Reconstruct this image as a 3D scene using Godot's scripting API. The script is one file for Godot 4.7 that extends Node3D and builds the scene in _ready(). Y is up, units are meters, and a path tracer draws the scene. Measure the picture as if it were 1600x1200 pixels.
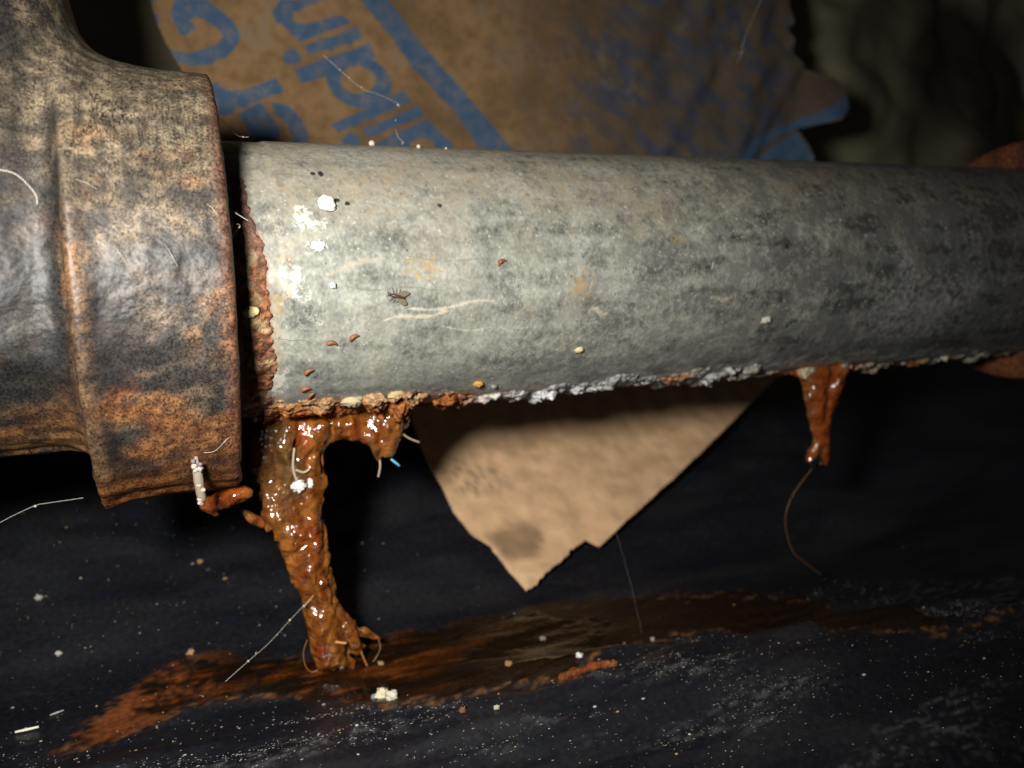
extends Node3D
# Close-up of a leaking galvanised pipe in a crawl space. Lengths inside the builders are millimetres; S turns them into metres.
# The pipe runs along x at height AY; the camera stands level with it and looks a little down and to the right.
const S := 0.001
const AY := 76.0
const R := 24.0
const EYE := Vector3(0.0, 86.0, 153.6)
var look: Basis
var used := {}
var rng := RandomNumberGenerator.new()
var NA: FastNoiseLite
var NB: FastNoiseLite
var NR: FastNoiseLite
var NC: FastNoiseLite
var M := {}

# ---------------------------------------------------------------- small helpers
func noise(seed_: int, freq: float, oct := 3, type := FastNoiseLite.TYPE_SIMPLEX_SMOOTH) -> FastNoiseLite:
	var n := FastNoiseLite.new()
	n.noise_type = type
	n.seed = seed_
	n.frequency = freq
	n.fractal_octaves = oct
	n.fractal_type = FastNoiseLite.FRACTAL_FBM if oct > 1 else FastNoiseLite.FRACTAL_NONE
	return n

func ss(a: float, b: float, x: float) -> float:
	return smoothstep(a, b, x)

func mixc(a: Color, b: Color, t: float) -> Color:
	return a.lerp(b, clampf(t, 0.0, 1.0))

func numbered(called: String) -> String:
	if not used.has(called):
		used[called] = 0
		return called
	used[called] += 1
	return "%s_%03d" % [called, used[called]]

func tag(o: Node, label := "", category := "", group := "", kind := "") -> void:
	if label: o.set_meta("label", label)
	if category: o.set_meta("category", category)
	if group: o.set_meta("group", group)
	if kind: o.set_meta("kind", kind)

func thing(called: String, label: String, category: String, base: Vector3, group := "") -> Node3D:
	var o := Node3D.new()
	o.name = numbered(called)
	add_child(o)
	o.position = base * S
	tag(o, label, category, group)
	return o

# one mesh node; its vertices are in world millimetres and are moved to the parent's own place
func put(called: String, m: ArrayMesh, mat: Material, parent: Node3D = null) -> MeshInstance3D:
	var o := MeshInstance3D.new()
	o.mesh = m
	o.material_override = mat
	if parent == null:
		o.name = numbered(called)
		add_child(o)
	else:
		o.name = called
		parent.add_child(o, true)
		o.position = -parent.position
	return o

# a ray through a point of the frame (1600 x 1200), to place things where they stand
func ray(px: float, py: float) -> Vector3:
	var f := 600.0 / tan(deg_to_rad(25.0))
	return look * Vector3((px - 800.0) / f, (600.0 - py) / f, -1.0)

func P(px: float, py: float, z: float) -> Vector3:      # on the upright plane at depth z
	var r := ray(px, py)
	return EYE + r * ((z - EYE.z) / r.z)

func PC(px: float, py: float, rad := R) -> Vector3:      # on a cylinder round the pipe's axis
	var r := ray(px, py)
	var o := EYE - Vector3(0, AY, 0)
	var a := r.y * r.y + r.z * r.z
	var b := o.y * r.y + o.z * r.z
	var c := o.y * o.y + o.z * o.z - rad * rad
	return EYE + r * ((-b - sqrt(maxf(0.0, b * b - a * c))) / a)

func PG(px: float, py: float) -> Vector3:                # on the plastic sheet on the ground
	var r := ray(px, py)
	var t := 90.0
	var dt := 2.0
	while t < 420.0:
		var p := EYE + r * t
		if p.y < ground_h(p.x, p.z):
			if dt < 0.05:
				return p
			t -= dt
			dt *= 0.25
		t += dt
	return EYE + r * t

# ---------------------------------------------------------------- mesh building
func build(v: PackedVector3Array, idx: PackedInt32Array, col := PackedColorArray(), uv := PackedVector2Array(), nrm := PackedVector3Array()) -> ArrayMesh:
	if nrm.is_empty():
		nrm = normals(v, idx)
	var w := PackedVector3Array()
	w.resize(v.size())
	for i in v.size():
		w[i] = v[i] * S
	var a := []
	a.resize(Mesh.ARRAY_MAX)
	a[Mesh.ARRAY_VERTEX] = w
	a[Mesh.ARRAY_NORMAL] = nrm
	if col.size(): a[Mesh.ARRAY_COLOR] = col
	if uv.size(): a[Mesh.ARRAY_TEX_UV] = uv
	a[Mesh.ARRAY_INDEX] = idx
	var m := ArrayMesh.new()
	m.add_surface_from_arrays(Mesh.PRIMITIVE_TRIANGLES, a)
	return m

func normals(v: PackedVector3Array, idx: PackedInt32Array) -> PackedVector3Array:
	var n := PackedVector3Array()
	n.resize(v.size())
	for t in range(0, idx.size(), 3):
		var c := (v[idx[t + 2]] - v[idx[t]]).cross(v[idx[t + 1]] - v[idx[t]])
		n[idx[t]] += c
		n[idx[t + 1]] += c
		n[idx[t + 2]] += c
	for i in n.size():
		n[i] = n[i].normalized()
	return n

# nu x nv points; flip turns the faces round
func grid(nu: int, nv: int, v: PackedVector3Array, flip := false, wrap := false) -> PackedInt32Array:
	var idx := PackedInt32Array()
	for j in (nv if wrap else nv - 1):
		var j2 := (j + 1) % nv
		for i in nu - 1:
			var a := j * nu + i
			var b := j2 * nu + i
			if flip:
				idx.append_array([a, a + 1, b, b, a + 1, b + 1])
			else:
				idx.append_array([a, b, a + 1, a + 1, b, b + 1])
	return idx

func tube(pts: Array, rad: Array, sides := 6) -> ArrayMesh:
	var v := PackedVector3Array()
	var idx := PackedInt32Array()
	var n := pts.size()
	for i in n:
		var d: Vector3 = ((pts[mini(i + 1, n - 1)] as Vector3) - (pts[maxi(i - 1, 0)] as Vector3)).normalized()
		var a := d.cross(Vector3.UP if absf(d.y) < 0.9 else Vector3.RIGHT).normalized()
		var b := d.cross(a)
		for k in sides:
			var t := TAU * k / sides
			v.append((pts[i] as Vector3) + (a * cos(t) + b * sin(t)) * float(rad[i]))
	for i in n - 1:
		for k in sides:
			var p := i * sides + k
			var q := i * sides + (k + 1) % sides
			idx.append_array([p, q, p + sides, q, q + sides, p + sides])
	var c0 := v.size()
	v.append(pts[0])
	v.append(pts[n - 1])
	for k in sides:
		var k2 := (k + 1) % sides
		idx.append_array([c0, k2, k, c0 + 1, (n - 1) * sides + k, (n - 1) * sides + k2])
	return build(v, idx)

# a smooth run of points through the given ones
func curve(pts: Array, steps := 8) -> Array:
	var out := []
	var n := pts.size()
	for i in n - 1:
		for k in steps:
			out.append((pts[i] as Vector3).cubic_interpolate(pts[i + 1], pts[maxi(i - 1, 0)], pts[mini(i + 2, n - 1)], k / float(steps)))
	out.append(pts[n - 1])
	return out

func same(x: float, n: int) -> Array:
	var a := []
	a.resize(n)
	a.fill(x)
	return a

func lump(c: Vector3, size: Vector3, rough: float, seed_: int, rings := 10, tilt := Basis()) -> ArrayMesh:
	var v := PackedVector3Array()
	var nu := 14
	for j in rings + 1:
		var th := PI * j / rings
		for i in nu:
			var ph := TAU * i / nu
			var d := Vector3(sin(th) * cos(ph), cos(th), sin(th) * sin(ph))
			var k := 1.0 + rough * NB.get_noise_3dv(d * 9.0 + Vector3(seed_ * 37.0, 0, 0)) + rough * 0.6 * NB.get_noise_3dv(d * 26.0 + Vector3(seed_ * 11.0, 5, 0))
			v.append(c + tilt * (d * size * k))
	var idx := PackedInt32Array()
	for j in rings:
		for i in nu:
			var a := j * nu + i
			var b := j * nu + (i + 1) % nu
			idx.append_array([a, a + nu, b, b, a + nu, b + nu])
	return build(v, idx)

# ---- surface nets over a distance field in millimetres
func nets(sdf: Callable, lo: Vector3, hi: Vector3, cell: float, prep = null) -> Array:
	var nx := int(ceil((hi.x - lo.x) / cell)) + 1
	var ny := int(ceil((hi.y - lo.y) / cell)) + 1
	var nz := int(ceil((hi.z - lo.z) / cell)) + 1
	var vals := PackedFloat32Array()
	vals.resize(nx * ny * nz)
	vals.fill(1e3)
	var at := PackedInt32Array()
	at.resize(nx * ny * nz)
	at.fill(-1)
	var v := PackedVector3Array()
	var cells := PackedInt32Array()
	const B := 6
	var rad := B * cell * 0.87 + 0.8
	var off := PackedInt32Array([0, 1, nx, nx + 1, nx * ny, nx * ny + 1, nx * ny + nx, nx * ny + nx + 1])
	for bk in range(0, nz - 1, B):
		for bj in range(0, ny - 1, B):
			for bi in range(0, nx - 1, B):
				var mid := lo + (Vector3(bi, bj, bk) + Vector3.ONE * B * 0.5) * cell
				if prep != null:
					prep.call(mid, rad)
				if absf(sdf.call(mid)) > rad * 1.25:
					continue
				var ei := mini(bi + B, nx - 1)
				var ej := mini(bj + B, ny - 1)
				var ek := mini(bk + B, nz - 1)
				for k in range(bk, ek + 1):
					for j in range(bj, ej + 1):
						for i in range(bi, ei + 1):
							var q := (k * ny + j) * nx + i
							if vals[q] == 1e3:
								vals[q] = sdf.call(lo + Vector3(i, j, k) * cell)
				for k in range(bk, ek):
					for j in range(bj, ej):
						for i in range(bi, ei):
							var q := (k * ny + j) * nx + i
							var m := 0
							for c in 8:
								if vals[q + off[c]] < 0.0:
									m |= 1 << c
							if m == 0 or m == 255:
								continue
							var s := Vector3.ZERO
							var n := 0
							for c in 8:
								for ax in 3:
									var bit := 1 << ax
									if c & bit:
										continue
									var d := c | bit
									if ((m >> c) & 1) == ((m >> d) & 1):
										continue
									var f0 := vals[q + off[c]]
									var f1 := vals[q + off[d]]
									var p := Vector3(c & 1, (c >> 1) & 1, (c >> 2) & 1)
									p[ax] = f0 / (f0 - f1)
									s += p
									n += 1
							at[q] = v.size()
							cells.append(q)
							v.append(lo + (Vector3(i, j, k) + s / n) * cell)
	var idx := PackedInt32Array()
	var step := [1, nx, nx * ny]
	for q in cells:
		for ax in 3:
			var f0 := vals[q]
			var f1 := vals[q + step[ax]]
			if (f0 < 0.0) == (f1 < 0.0):
				continue
			var u: int = step[(ax + 1) % 3]
			var w: int = step[(ax + 2) % 3]
			var a := at[q]
			var b := at[q - u]
			var c := at[q - u - w]
			var d := at[q - w]
			if a < 0 or b < 0 or c < 0 or d < 0:
				continue
			if f0 < 0.0:
				idx.append_array([a, c, b, a, d, c])
			else:
				idx.append_array([a, b, c, a, c, d])
	return [v, idx, normals(v, idx)]

# the triangles whose first corner passes the test, as a mesh of its own
func portion(net: Array, col: PackedColorArray, test: Callable) -> ArrayMesh:
	var map := {}
	var v := PackedVector3Array()
	var n := PackedVector3Array()
	var c := PackedColorArray()
	var idx := PackedInt32Array()
	for t in range(0, net[1].size(), 3):
		if not test.call(net[0][net[1][t]]):
			continue
		for k in 3:
			var o: int = net[1][t + k]
			if not map.has(o):
				map[o] = v.size()
				v.append(net[0][o])
				n.append(net[2][o])
				c.append(col[o])
			idx.append(map[o])
	return build(v, idx, c, PackedVector2Array(), n)

# ---- joined tapered capsules
var caps := []
var near_caps := []
var cap_k := 1.2
var cap_amp := 0.4

func cap_prep(mid: Vector3, rad: float) -> void:
	near_caps.clear()
	for c in caps:
		if cap_d(mid, c) < rad * 2.0 + cap_k * 2.0:
			near_caps.append(c)

func cap_d(p: Vector3, c: Array) -> float:
	var pa: Vector3 = p - c[0]
	var t := clampf(pa.dot(c[1]) * c[4], 0.0, 1.0)
	return (pa - c[1] * t).length() - lerpf(c[2], c[3], t)

func cap_sdf(p: Vector3) -> float:
	var d := 50.0
	for c in near_caps:
		var e := cap_d(p, c)
		var h := maxf(cap_k - absf(d - e), 0.0) / cap_k
		d = minf(d, e) - h * h * cap_k * 0.25
	if d > 4.0:
		return d
	return d + cap_amp * (NB.get_noise_3d(p.x * 0.7, p.y * 0.30, p.z * 0.7) + 0.35 * NB.get_noise_3d(p.x * 1.7 + 40.0, p.y * 0.9, p.z * 1.7))

# chain of points in the frame: [px, py, radius in px] at depth z
func chain(pts: Array, z: float) -> void:
	var last = null
	for q in pts:
		var zz: float = z + (q[3] if q.size() > 3 else 0.0)
		var p := P(q[0], q[1], zz)
		var r: float = q[2] * (p - EYE).length() / 1287.0
		if last != null:
			var ab: Vector3 = p - last[0]
			caps.append([last[0], ab, last[1], r, 1.0 / maxf(ab.length_squared(), 1e-6)])
		last = [p, r]

# ---------------------------------------------------------------- materials
func tex(n: FastNoiseLite, dark: float, light: float, size := 512, a := 0.25, b := 0.75) -> NoiseTexture2D:
	var t := NoiseTexture2D.new()
	t.width = size
	t.height = size
	t.seamless = true
	t.noise = n
	var g := Gradient.new()
	g.offsets = PackedFloat32Array([a, b])
	g.colors = PackedColorArray([Color(dark, dark, dark), Color(light, light, light)])
	t.color_ramp = g
	return t

# a seamless grain of three scales: dark pits, a broad cloud and pale warm specks
func speckle(size: int, coarse: float, dark: float, light: float, tint: float, seed_: int) -> ImageTexture:
	var a := noise(seed_, coarse * 0.35, 5).get_seamless_image(size, size).get_data()
	var b := noise(seed_ + 1, coarse, 4).get_seamless_image(size, size).get_data()
	var c := noise(seed_ + 2, coarse * 1.7, 3).get_seamless_image(size, size).get_data()
	var data := PackedByteArray()
	data.resize(size * size * 3)
	for i in size * size:
		var k := 0.72 + 0.42 * (a[i] / 127.0 - 1.0)
		k = lerpf(k, dark, smoothstep(0.53, 0.70, b[i] / 255.0))
		var w := smoothstep(0.56, 0.68, c[i] / 255.0)
		k = lerpf(k, light, w)
		data[i * 3] = clampi(int(k * 255.0), 0, 255)
		data[i * 3 + 1] = clampi(int(k * (1.0 - 0.03 * tint * w) * 255.0), 0, 255)
		data[i * 3 + 2] = clampi(int(k * (1.0 + tint * (0.10 - 0.24 * w)) * 255.0), 0, 255)
	return ImageTexture.create_from_image(Image.create_from_data(size, size, false, Image.FORMAT_RGB8, data))

func mat(rough: float, spec := 0.5, vertex := true, col := Color.WHITE) -> StandardMaterial3D:
	var m := StandardMaterial3D.new()
	m.albedo_color = col.linear_to_srgb() if not vertex else Color.WHITE
	m.vertex_color_use_as_albedo = vertex
	m.roughness = rough
	m.metallic_specular = spec
	return m

func tri(m: StandardMaterial3D, per_m: float) -> void:
	m.uv1_triplanar = true
	m.uv1_world_triplanar = true
	m.uv1_scale = Vector3.ONE * per_m

func plain(col: Color, rough := 0.6) -> StandardMaterial3D:
	return mat(rough, 0.5, false, col)

func make_materials() -> void:
	var grain := speckle(1024, 0.085, 0.34, 1.0, 0.12, 205)
	var pits := tex(noise(6, 0.025, 6), 0.0, 1.0, 512, 0.1, 0.9)
	var iron := mat(0.5, 0.45)
	tri(iron, 16.0)
	iron.albedo_texture = grain
	iron.heightmap_enabled = true
	iron.heightmap_texture = pits
	iron.heightmap_scale = 0.024
	M.iron = iron
	var crust := mat(0.75, 0.4)
	tri(crust, 60.0)
	crust.albedo_texture = tex(noise(15, 0.05, 3), 0.72, 1.0, 256, 0.25, 0.6)
	crust.heightmap_enabled = true
	crust.heightmap_texture = pits
	crust.heightmap_scale = 0.05
	M.crust = crust
	var gel := mat(0.12, 0.7)
	gel.subsurf_scatter_enabled = true
	gel.subsurf_scatter_strength = 0.06
	gel.clearcoat_enabled = true
	gel.clearcoat = 0.6
	gel.clearcoat_roughness = 0.06
	tri(gel, 90.0)
	gel.albedo_texture = tex(noise(25, 0.016, 4), 0.72, 1.0, 256, 0.25, 0.6)
	gel.heightmap_enabled = true
	gel.heightmap_texture = tex(noise(26, 0.012, 3), 0.0, 1.0, 256, 0.1, 0.9)
	gel.heightmap_scale = 0.06
	gel.roughness = 1.0
	gel.roughness_texture = tex(noise(27, 0.012, 3), 0.05, 0.26, 256, 0.35, 0.65)
	gel.clearcoat_texture = tex(noise(28, 0.010, 2), 0.1, 1.0, 256, 0.4, 0.55)
	M.gel = gel
	var plastic := mat(0.36, 0.5)
	tri(plastic, 40.0)
	plastic.albedo_texture = tex(noise(35, 0.03, 5), 0.82, 1.0, 512, 0.3, 0.7)
	plastic.heightmap_enabled = true
	plastic.heightmap_texture = tex(noise(36, 0.025, 4), 0.0, 1.0, 512, 0.1, 0.9)
	plastic.heightmap_scale = 0.004
	M.plastic = plastic
	var sludge := mat(0.14, 0.5)
	tri(sludge, 60.0)
	sludge.albedo_texture = plastic.albedo_texture
	sludge.heightmap_enabled = true
	sludge.heightmap_texture = plastic.heightmap_texture
	sludge.heightmap_scale = 0.006
	M.sludge = sludge
	var paper := mat(0.85, 0.3)
	tri(paper, 25.0)
	paper.albedo_texture = tex(noise(45, 0.012, 5), 0.90, 1.0, 512, 0.3, 0.65)
	M.paper = paper
	M.thread = plain(Color(0.42, 0.40, 0.36), 0.5)
	M.white = plain(Color(0.62, 0.61, 0.57), 0.8)
	M.husk = plain(Color(0.20, 0.075, 0.035), 0.6)

# ---------------------------------------------------------------- the setting
func ground_h(x: float, z: float) -> float:
	var zc := 20.0 + 14.0 * ss(50.0, 110.0, x) + 5.0 * ss(110.0, 180.0, x)
	var d := z - zc
	var rise := lerpf(3.0, 9.0, ss(20.0, 110.0, x))
	var h := rise * (ss(-9.0, 5.0, d) - 0.55 * ss(8.0, 45.0, d))
	var b := -10.0 - z + 6.0 * ss(0.0, -50.0, x)
	if b > 0.0:
		var t := minf(b, 130.0)
		h += 0.37 * t * t / (t + 12.0)
	h += 0.9 * NA.get_noise_2d(x * 0.6, z * 1.6) * ss(-30.0, 20.0, d + 10.0)
	h += 2.6 * NA.get_noise_2d(x * 0.30 + 300.0, z * 0.5) * ss(2.0, 30.0, -z)
	h += 1.3 * absf(NA.get_noise_2d(x * 0.22 + 80.0, z * 0.9)) * ss(10.0, 30.0, z)
	h -= 2.5 * exp(-pow((z + 0.35 * (x - 150.0) + 2.0) / 6.0, 2.0)) * ss(110.0, 170.0, x)
	return h

var stain_hi := []
var stain_lo := []

func line_at(l: Array, x: float) -> float:
	for i in l.size() - 1:
		if x < l[i + 1].x:
			return lerpf(l[i].z, l[i + 1].z, clampf((x - l[i].x) / (l[i + 1].x - l[i].x), 0.0, 1.0))
	return l[-1].z

# how deep inside the rust stain, in mm; negative outside
func stain(x: float, z: float) -> float:
	var wob := 2.2 * NA.get_noise_2d(x * 1.5, z * 3.0 + 90.0) + 2.6 * NA.get_noise_2d(x * 2.2, z * 5.0)
	var a := z - line_at(stain_hi, x) + wob * (1.0 + 1.6 * ss(60.0, 110.0, x))
	var b := line_at(stain_lo, x) - z + wob * 0.5
	var c := minf(x + 24.0, 160.0 - x)
	return minf(minf(a, b), c)

func spread(lo: float, a: float, b: float, hi: float, fine: float) -> PackedFloat32Array:
	var out := PackedFloat32Array()
	var q := []
	var s := fine
	var x := a
	while x > lo:
		s *= 1.12
		x -= s
		q.push_front(maxf(x, lo))
	for t in q: out.append(t)
	x = a
	while x < b:
		out.append(x)
		x += fine
	s = fine
	while x < hi:
		out.append(x)
		s *= 1.12
		x += s
	out.append(hi)
	return out

func rust_at(x: float, z: float, s: float) -> Color:
	var wide := NA.get_noise_2d(x * 0.4 + 11.0, z * 2.4)
	var fine := NB.get_noise_2d(x * 0.22, z * 1.1 + 20.0)
	var r := mixc(Color(0.020, 0.009, 0.005), Color(0.085, 0.026, 0.007), ss(-0.25, 0.35, wide + 0.5 * fine))
	r = mixc(r, Color(0.19, 0.050, 0.010), ss(0.15, 0.5, fine + 0.5 * wide) * 0.7)
	r = mixc(r, Color(0.012, 0.009, 0.008), ss(0.02, 0.3, NA.get_noise_2d(x * 3.0, z * 3.4 + 7.0) + 0.35 * NB.get_noise_2d(x * 1.2, z * 1.2)) * ss(30.0, 5.0, x) * 0.85)
	r = mixc(r, Color(0.014, 0.010, 0.008), ss(-0.05, 0.30, NA.get_noise_2d(x * 0.5 + 70.0, z * 2.0)) * 0.85)
	r = mixc(r, Color(0.26, 0.080, 0.026), ss(10.0, -6.0, x) * ss(-0.2, 0.3, NA.get_noise_2d(x * 1.6, z * 1.9) + 0.3 * NB.get_noise_2d(x * 1.3, z * 1.3)) * 0.75)
	r = mixc(r, Color(0.018, 0.011, 0.007), 0.93 * ss(32.0, 75.0, x + 1.2 * z))
	r = mixc(r, Color(0.014, 0.010, 0.008), 0.75 * ss(2.0, -14.0, z) * ss(0.0, 25.0, x))
	return mixc(r, Color(0.30, 0.135, 0.045), 0.85 * ss(1.6, 0.2, absf(s - 0.7)) * ss(-0.15, 0.25, NB.get_noise_2d(x * 0.7, z * 1.2)) * ss(-10.0, 6.0, z))

func make_ground() -> void:
	for q in [[60, 1185], [140, 1125], [245, 1040], [300, 1018], [480, 1022], [640, 985], [830, 945], [1050, 925], [1250, 928], [1430, 950], [1485, 985]]:
		stain_hi.append(PG(q[0], q[1]))
	for q in [[60, 1185], [180, 1160], [300, 1105], [420, 1090], [520, 1093], [600, 1110], [700, 1095], [800, 1075], [900, 1062], [1000, 1005], [1130, 985], [1300, 988], [1480, 992]]:
		stain_lo.append(PG(q[0], q[1]))
	var xs := spread(-160.0, -48.0, 165.0, 420.0, 0.62)
	var zs := spread(-165.0, -42.0, 72.0, 150.0, 0.64)
	var v := PackedVector3Array()
	var c := PackedColorArray()
	var black := Color(0.0145, 0.0150, 0.0195)
	for z in zs:
		for x in xs:
			v.append(Vector3(x, ground_h(x, z), z))
			var k := black
			k = mixc(k, Color(0.027, 0.0275, 0.031), ss(-0.1, 0.5, NA.get_noise_2d(x * 0.3 + 15.0, z * 0.9)) * 0.6)
			var sweep := 0.10 * x - z
			var dust := ss(-0.1, 0.6, NA.get_noise_2d(x * 0.35 + 40.0, sweep * 1.6)) * ss(0.0, 0.5, NB.get_noise_2d(x * 0.45, sweep * 2.4) + 0.4 * NB.get_noise_2d(x * 1.4, sweep * 4.0))
			k = mixc(k, Color(0.085, 0.085, 0.09), dust * (0.10 + 0.9 * ss(8.0, 32.0, z)))
			var s := stain(x, z)
			if s > -2.0:
				k = mixc(k, rust_at(x, z, s), ss(-1.6, 2.6, s + 1.4 * NB.get_noise_2d(x * 1.6, z * 2.0)) * ss(-0.55, 0.15, NB.get_noise_2d(x * 1.1 + 60.0, z * 2.2) + ss(0.0, 7.0, s) * 0.8))
			c.append(k)
	var o := put("ground", build(v, grid(xs.size(), zs.size(), v), c), M.plastic)
	tag(o, "black plastic ground sheet with folds, dust and a rusty stain under the pipe", "ground sheet", "", "structure")

	# the wet film of rusty water that lies in the hollow
	var fx := PackedFloat32Array()
	for i in 330: fx.append(-26.0 + i * 0.58)
	var fv := PackedVector3Array()
	var fc := PackedColorArray()
	var nz := 110
	for j in nz:
		for x in fx:
			var z := lerpf(-34.0, 32.0, j / float(nz - 1))
			var s := stain(x, z)
			var streak := NB.get_noise_2d(x * 0.25 + 7.0, z * 1.8)
			fv.append(Vector3(x, ground_h(x, z) + clampf((s - 3.0) * 0.12 + 0.30 * streak - 1.2 * ss(4.0, -8.0, x) - 1.4 * ss(62.0, 95.0, x), -1.5, 0.4), z))
			fc.append(rust_at(x, z, s))
	o = put("rusty_puddle", build(fv, grid(fx.size(), nz, fv), fc), M.sludge)
	tag(o, "shallow puddle of rust brown water in the fold of the black sheet below the pipe", "puddle")

func make_back_wall() -> void:
	var v := PackedVector3Array()
	var c := PackedColorArray()
	var nu := 150
	var nv := 70
	for j in nv:
		for i in nu:
			var x := -140.0 + 620.0 * i / (nu - 1)
			var y := 20.0 + 260.0 * j / (nv - 1)
			var f := NA.get_noise_2d(x * 0.10 + y * 0.05, y * 0.14) * 16.0 + absf(NA.get_noise_2d(x * 0.22, y * 0.3 + 50.0)) * 14.0
			v.append(Vector3(x, y, -150.0 - 0.12 * x + f))
			c.append(mixc(Color(0.045, 0.041, 0.026), Color(0.25, 0.225, 0.14), ss(-0.3, 0.5, NA.get_noise_2d(x * 0.12 + 9.0, y * 0.16))))
	var m := mat(0.7, 0.3)
	var o := put("back_wall", build(v, grid(nu, nv, v, true), c), m)
	tag(o, "dark olive crumpled sheeting hanging behind the pipe", "sheeting", "", "structure")

# ---------------------------------------------------------------- the elbow fitting
var RX := -12.5
func fit_sdf(p: Vector3) -> float:
	var q := p - Vector3(0, AY, 0)
	var rr := Vector2(q.y, q.z).length()
	# horizontal neck and upright branch
	var neck := maxf(rr - 27.0, maxf(-43.0 - q.x, q.x - 2.0))
	var up := maxf(Vector2(q.x + 40.0, q.z).length() - 28.0, maxf(-q.y, q.y - 60.0))
	var ball := (q - Vector3(-40, 0, 0)).length() - 28.0
	var top := Vector2(Vector2(q.x + 40.0, q.z).length() - 32.5, absf(q.y - 71.0) - 9.5)
	var body := smin(smin(neck, up, 22.0), ball, 3.0)
	body = smin(body, minf(maxf(top.x, top.y), 0.0) + Vector2(maxf(top.x, 0), maxf(top.y, 0)).length(), 5.0)
	# banded collar with rounded rims
	var bottom := ss(-0.55, -0.98, q.y / maxf(rr, 0.1))
	var rc := 34.2 - 0.03 * (q.x - 8.0) + bottom * 1.5 + 0.9 * ss(-8.0, -12.5, q.x)
	const r0 := 0.8
	var e := Vector2(rr - rc + r0, absf(q.x + 2.2) - 10.3 + r0)
	var collar := minf(maxf(e.x, e.y), 0.0) + Vector2(maxf(e.x, 0), maxf(e.y, 0)).length() - r0
	var d := smin(body, collar, 5.0)
	d = maxf(d, 25.0 - rr if q.x > -5.0 else -9.0)
	if absf(d) < 3.0:
		d += 0.16 * NA.get_noise_3dv(p * 2.4) + 0.10 * NB.get_noise_3dv(p * 0.9)
		if bottom > 0.0:
			d += bottom * 0.9 * NB.get_noise_3d(p.x * 0.16, p.y * 0.7, p.z * 0.7)
	return d

func smin(a: float, b: float, k: float) -> float:
	var h := maxf(k - absf(a - b), 0.0) / k
	return minf(a, b) - h * h * k * 0.25

func fit_color(p: Vector3, n: Vector3) -> Color:
	var y := p.y - AY
	var n1 := NA.get_noise_3dv(p * 1.3)
	var n2 := NB.get_noise_3dv(p * 0.55 + Vector3(20, 0, 0))
	var n3 := NB.get_noise_3dv(p * 1.6 + Vector3(0, 70, 0))
	var c := mixc(Color(0.045, 0.042, 0.043), Color(0.165, 0.125, 0.092), ss(-0.30, 0.35, n2 + 0.5 * n3 + 0.35 * n1))
	# rust in patches, most of it low on the band
	var low := ss(10.0, -28.0, y)
	var rust := ss(0.0, 0.45, n1 + 0.4 * n2 + 0.48 * low - 0.20)
	c = mixc(c, mixc(Color(0.18, 0.068, 0.030), Color(0.42, 0.19, 0.070), ss(-0.3, 0.35, n3 + 0.3 * n2)), rust * 0.82)
	c = mixc(c, Color(0.020, 0.020, 0.024), ss(-0.02, 0.28, NA.get_noise_3dv(p * 1.2 + Vector3(500, 0, 0)) + 0.35 * n2 + 0.1 * n3 - 0.05) * 0.88)
	# settled dust, pale brown, on what faces up
	var dust := ss(0.05, 0.95, n.y + 0.35 * n2 + 0.12 * (y / 30.0))
	c = mixc(c, mixc(Color(0.19, 0.16, 0.12), Color(0.44, 0.37, 0.27), ss(-0.3, 0.4, n3 + 0.4 * n2)), dust * 0.58)
	# left of the band the neck is darker
	if p.x < RX - 1.0:
		var mid := ss(30.0, 5.0, absf(y + 2.0))
		c = mixc(c, Color(0.030, 0.030, 0.033), 0.85 * mid)
		c = mixc(c, Color(0.40, 0.21, 0.075), ss(-12.0, -27.0, y) * 0.85 * ss(-0.4, 0.3, n2))
	# the band's left ridge is rubbed rusty brown
	var ridge := ss(2.4, 0.3, absf(p.x - RX - 0.8)) * ss(14.0, 4.0, y)
	c = mixc(c, Color(0.30, 0.18, 0.095), ridge * (0.42 + 0.5 * n3 + 0.4 * n2))
	# orange scale along the underside
	c = mixc(c, mixc(Color(0.26, 0.075, 0.02), Color(0.50, 0.22, 0.06), ss(-0.3, 0.4, n3)), ss(-0.72, -0.95, y / 34.0) * ss(-0.5, 0.2, n1 + 0.4))
	c = mixc(c, Color(0.25, 0.11, 0.07), ss(5.5, 7.5, p.x) * 0.5)
	return c

func make_fitting() -> void:
	var net := nets(fit_sdf, Vector3(-80, 38, -40), Vector3(10, 160, 40), 0.85)
	var col := PackedColorArray()
	for i in net[0].size():
		var k := fit_color(net[0][i], net[2][i])
		col.append(Color(k.r * 1.08, k.g * 1.03, k.b * 0.93))
	var t := thing("pipe_elbow", "rusty black iron pipe elbow with a thick banded collar at left", "pipe fitting", Vector3(-30, 42, 0))
	put("elbow_body", portion(net, col, func(p): return p.x < -13.0), M.iron, t)
	put("collar", portion(net, col, func(p): return p.x >= -13.0), M.iron, t)

# ---------------------------------------------------------------- the pipe
func s8(x: float) -> int:
	return clampi(int(pow(clampf(x, 0.0, 1.0), 0.4545) * 255.0), 0, 255)

const TX0 := 6.0
const TX1 := 222.0
const TW := 1536
const TH := 640
const TA := 2.3       # the texture covers angles from -TA to TA round the front

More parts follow.
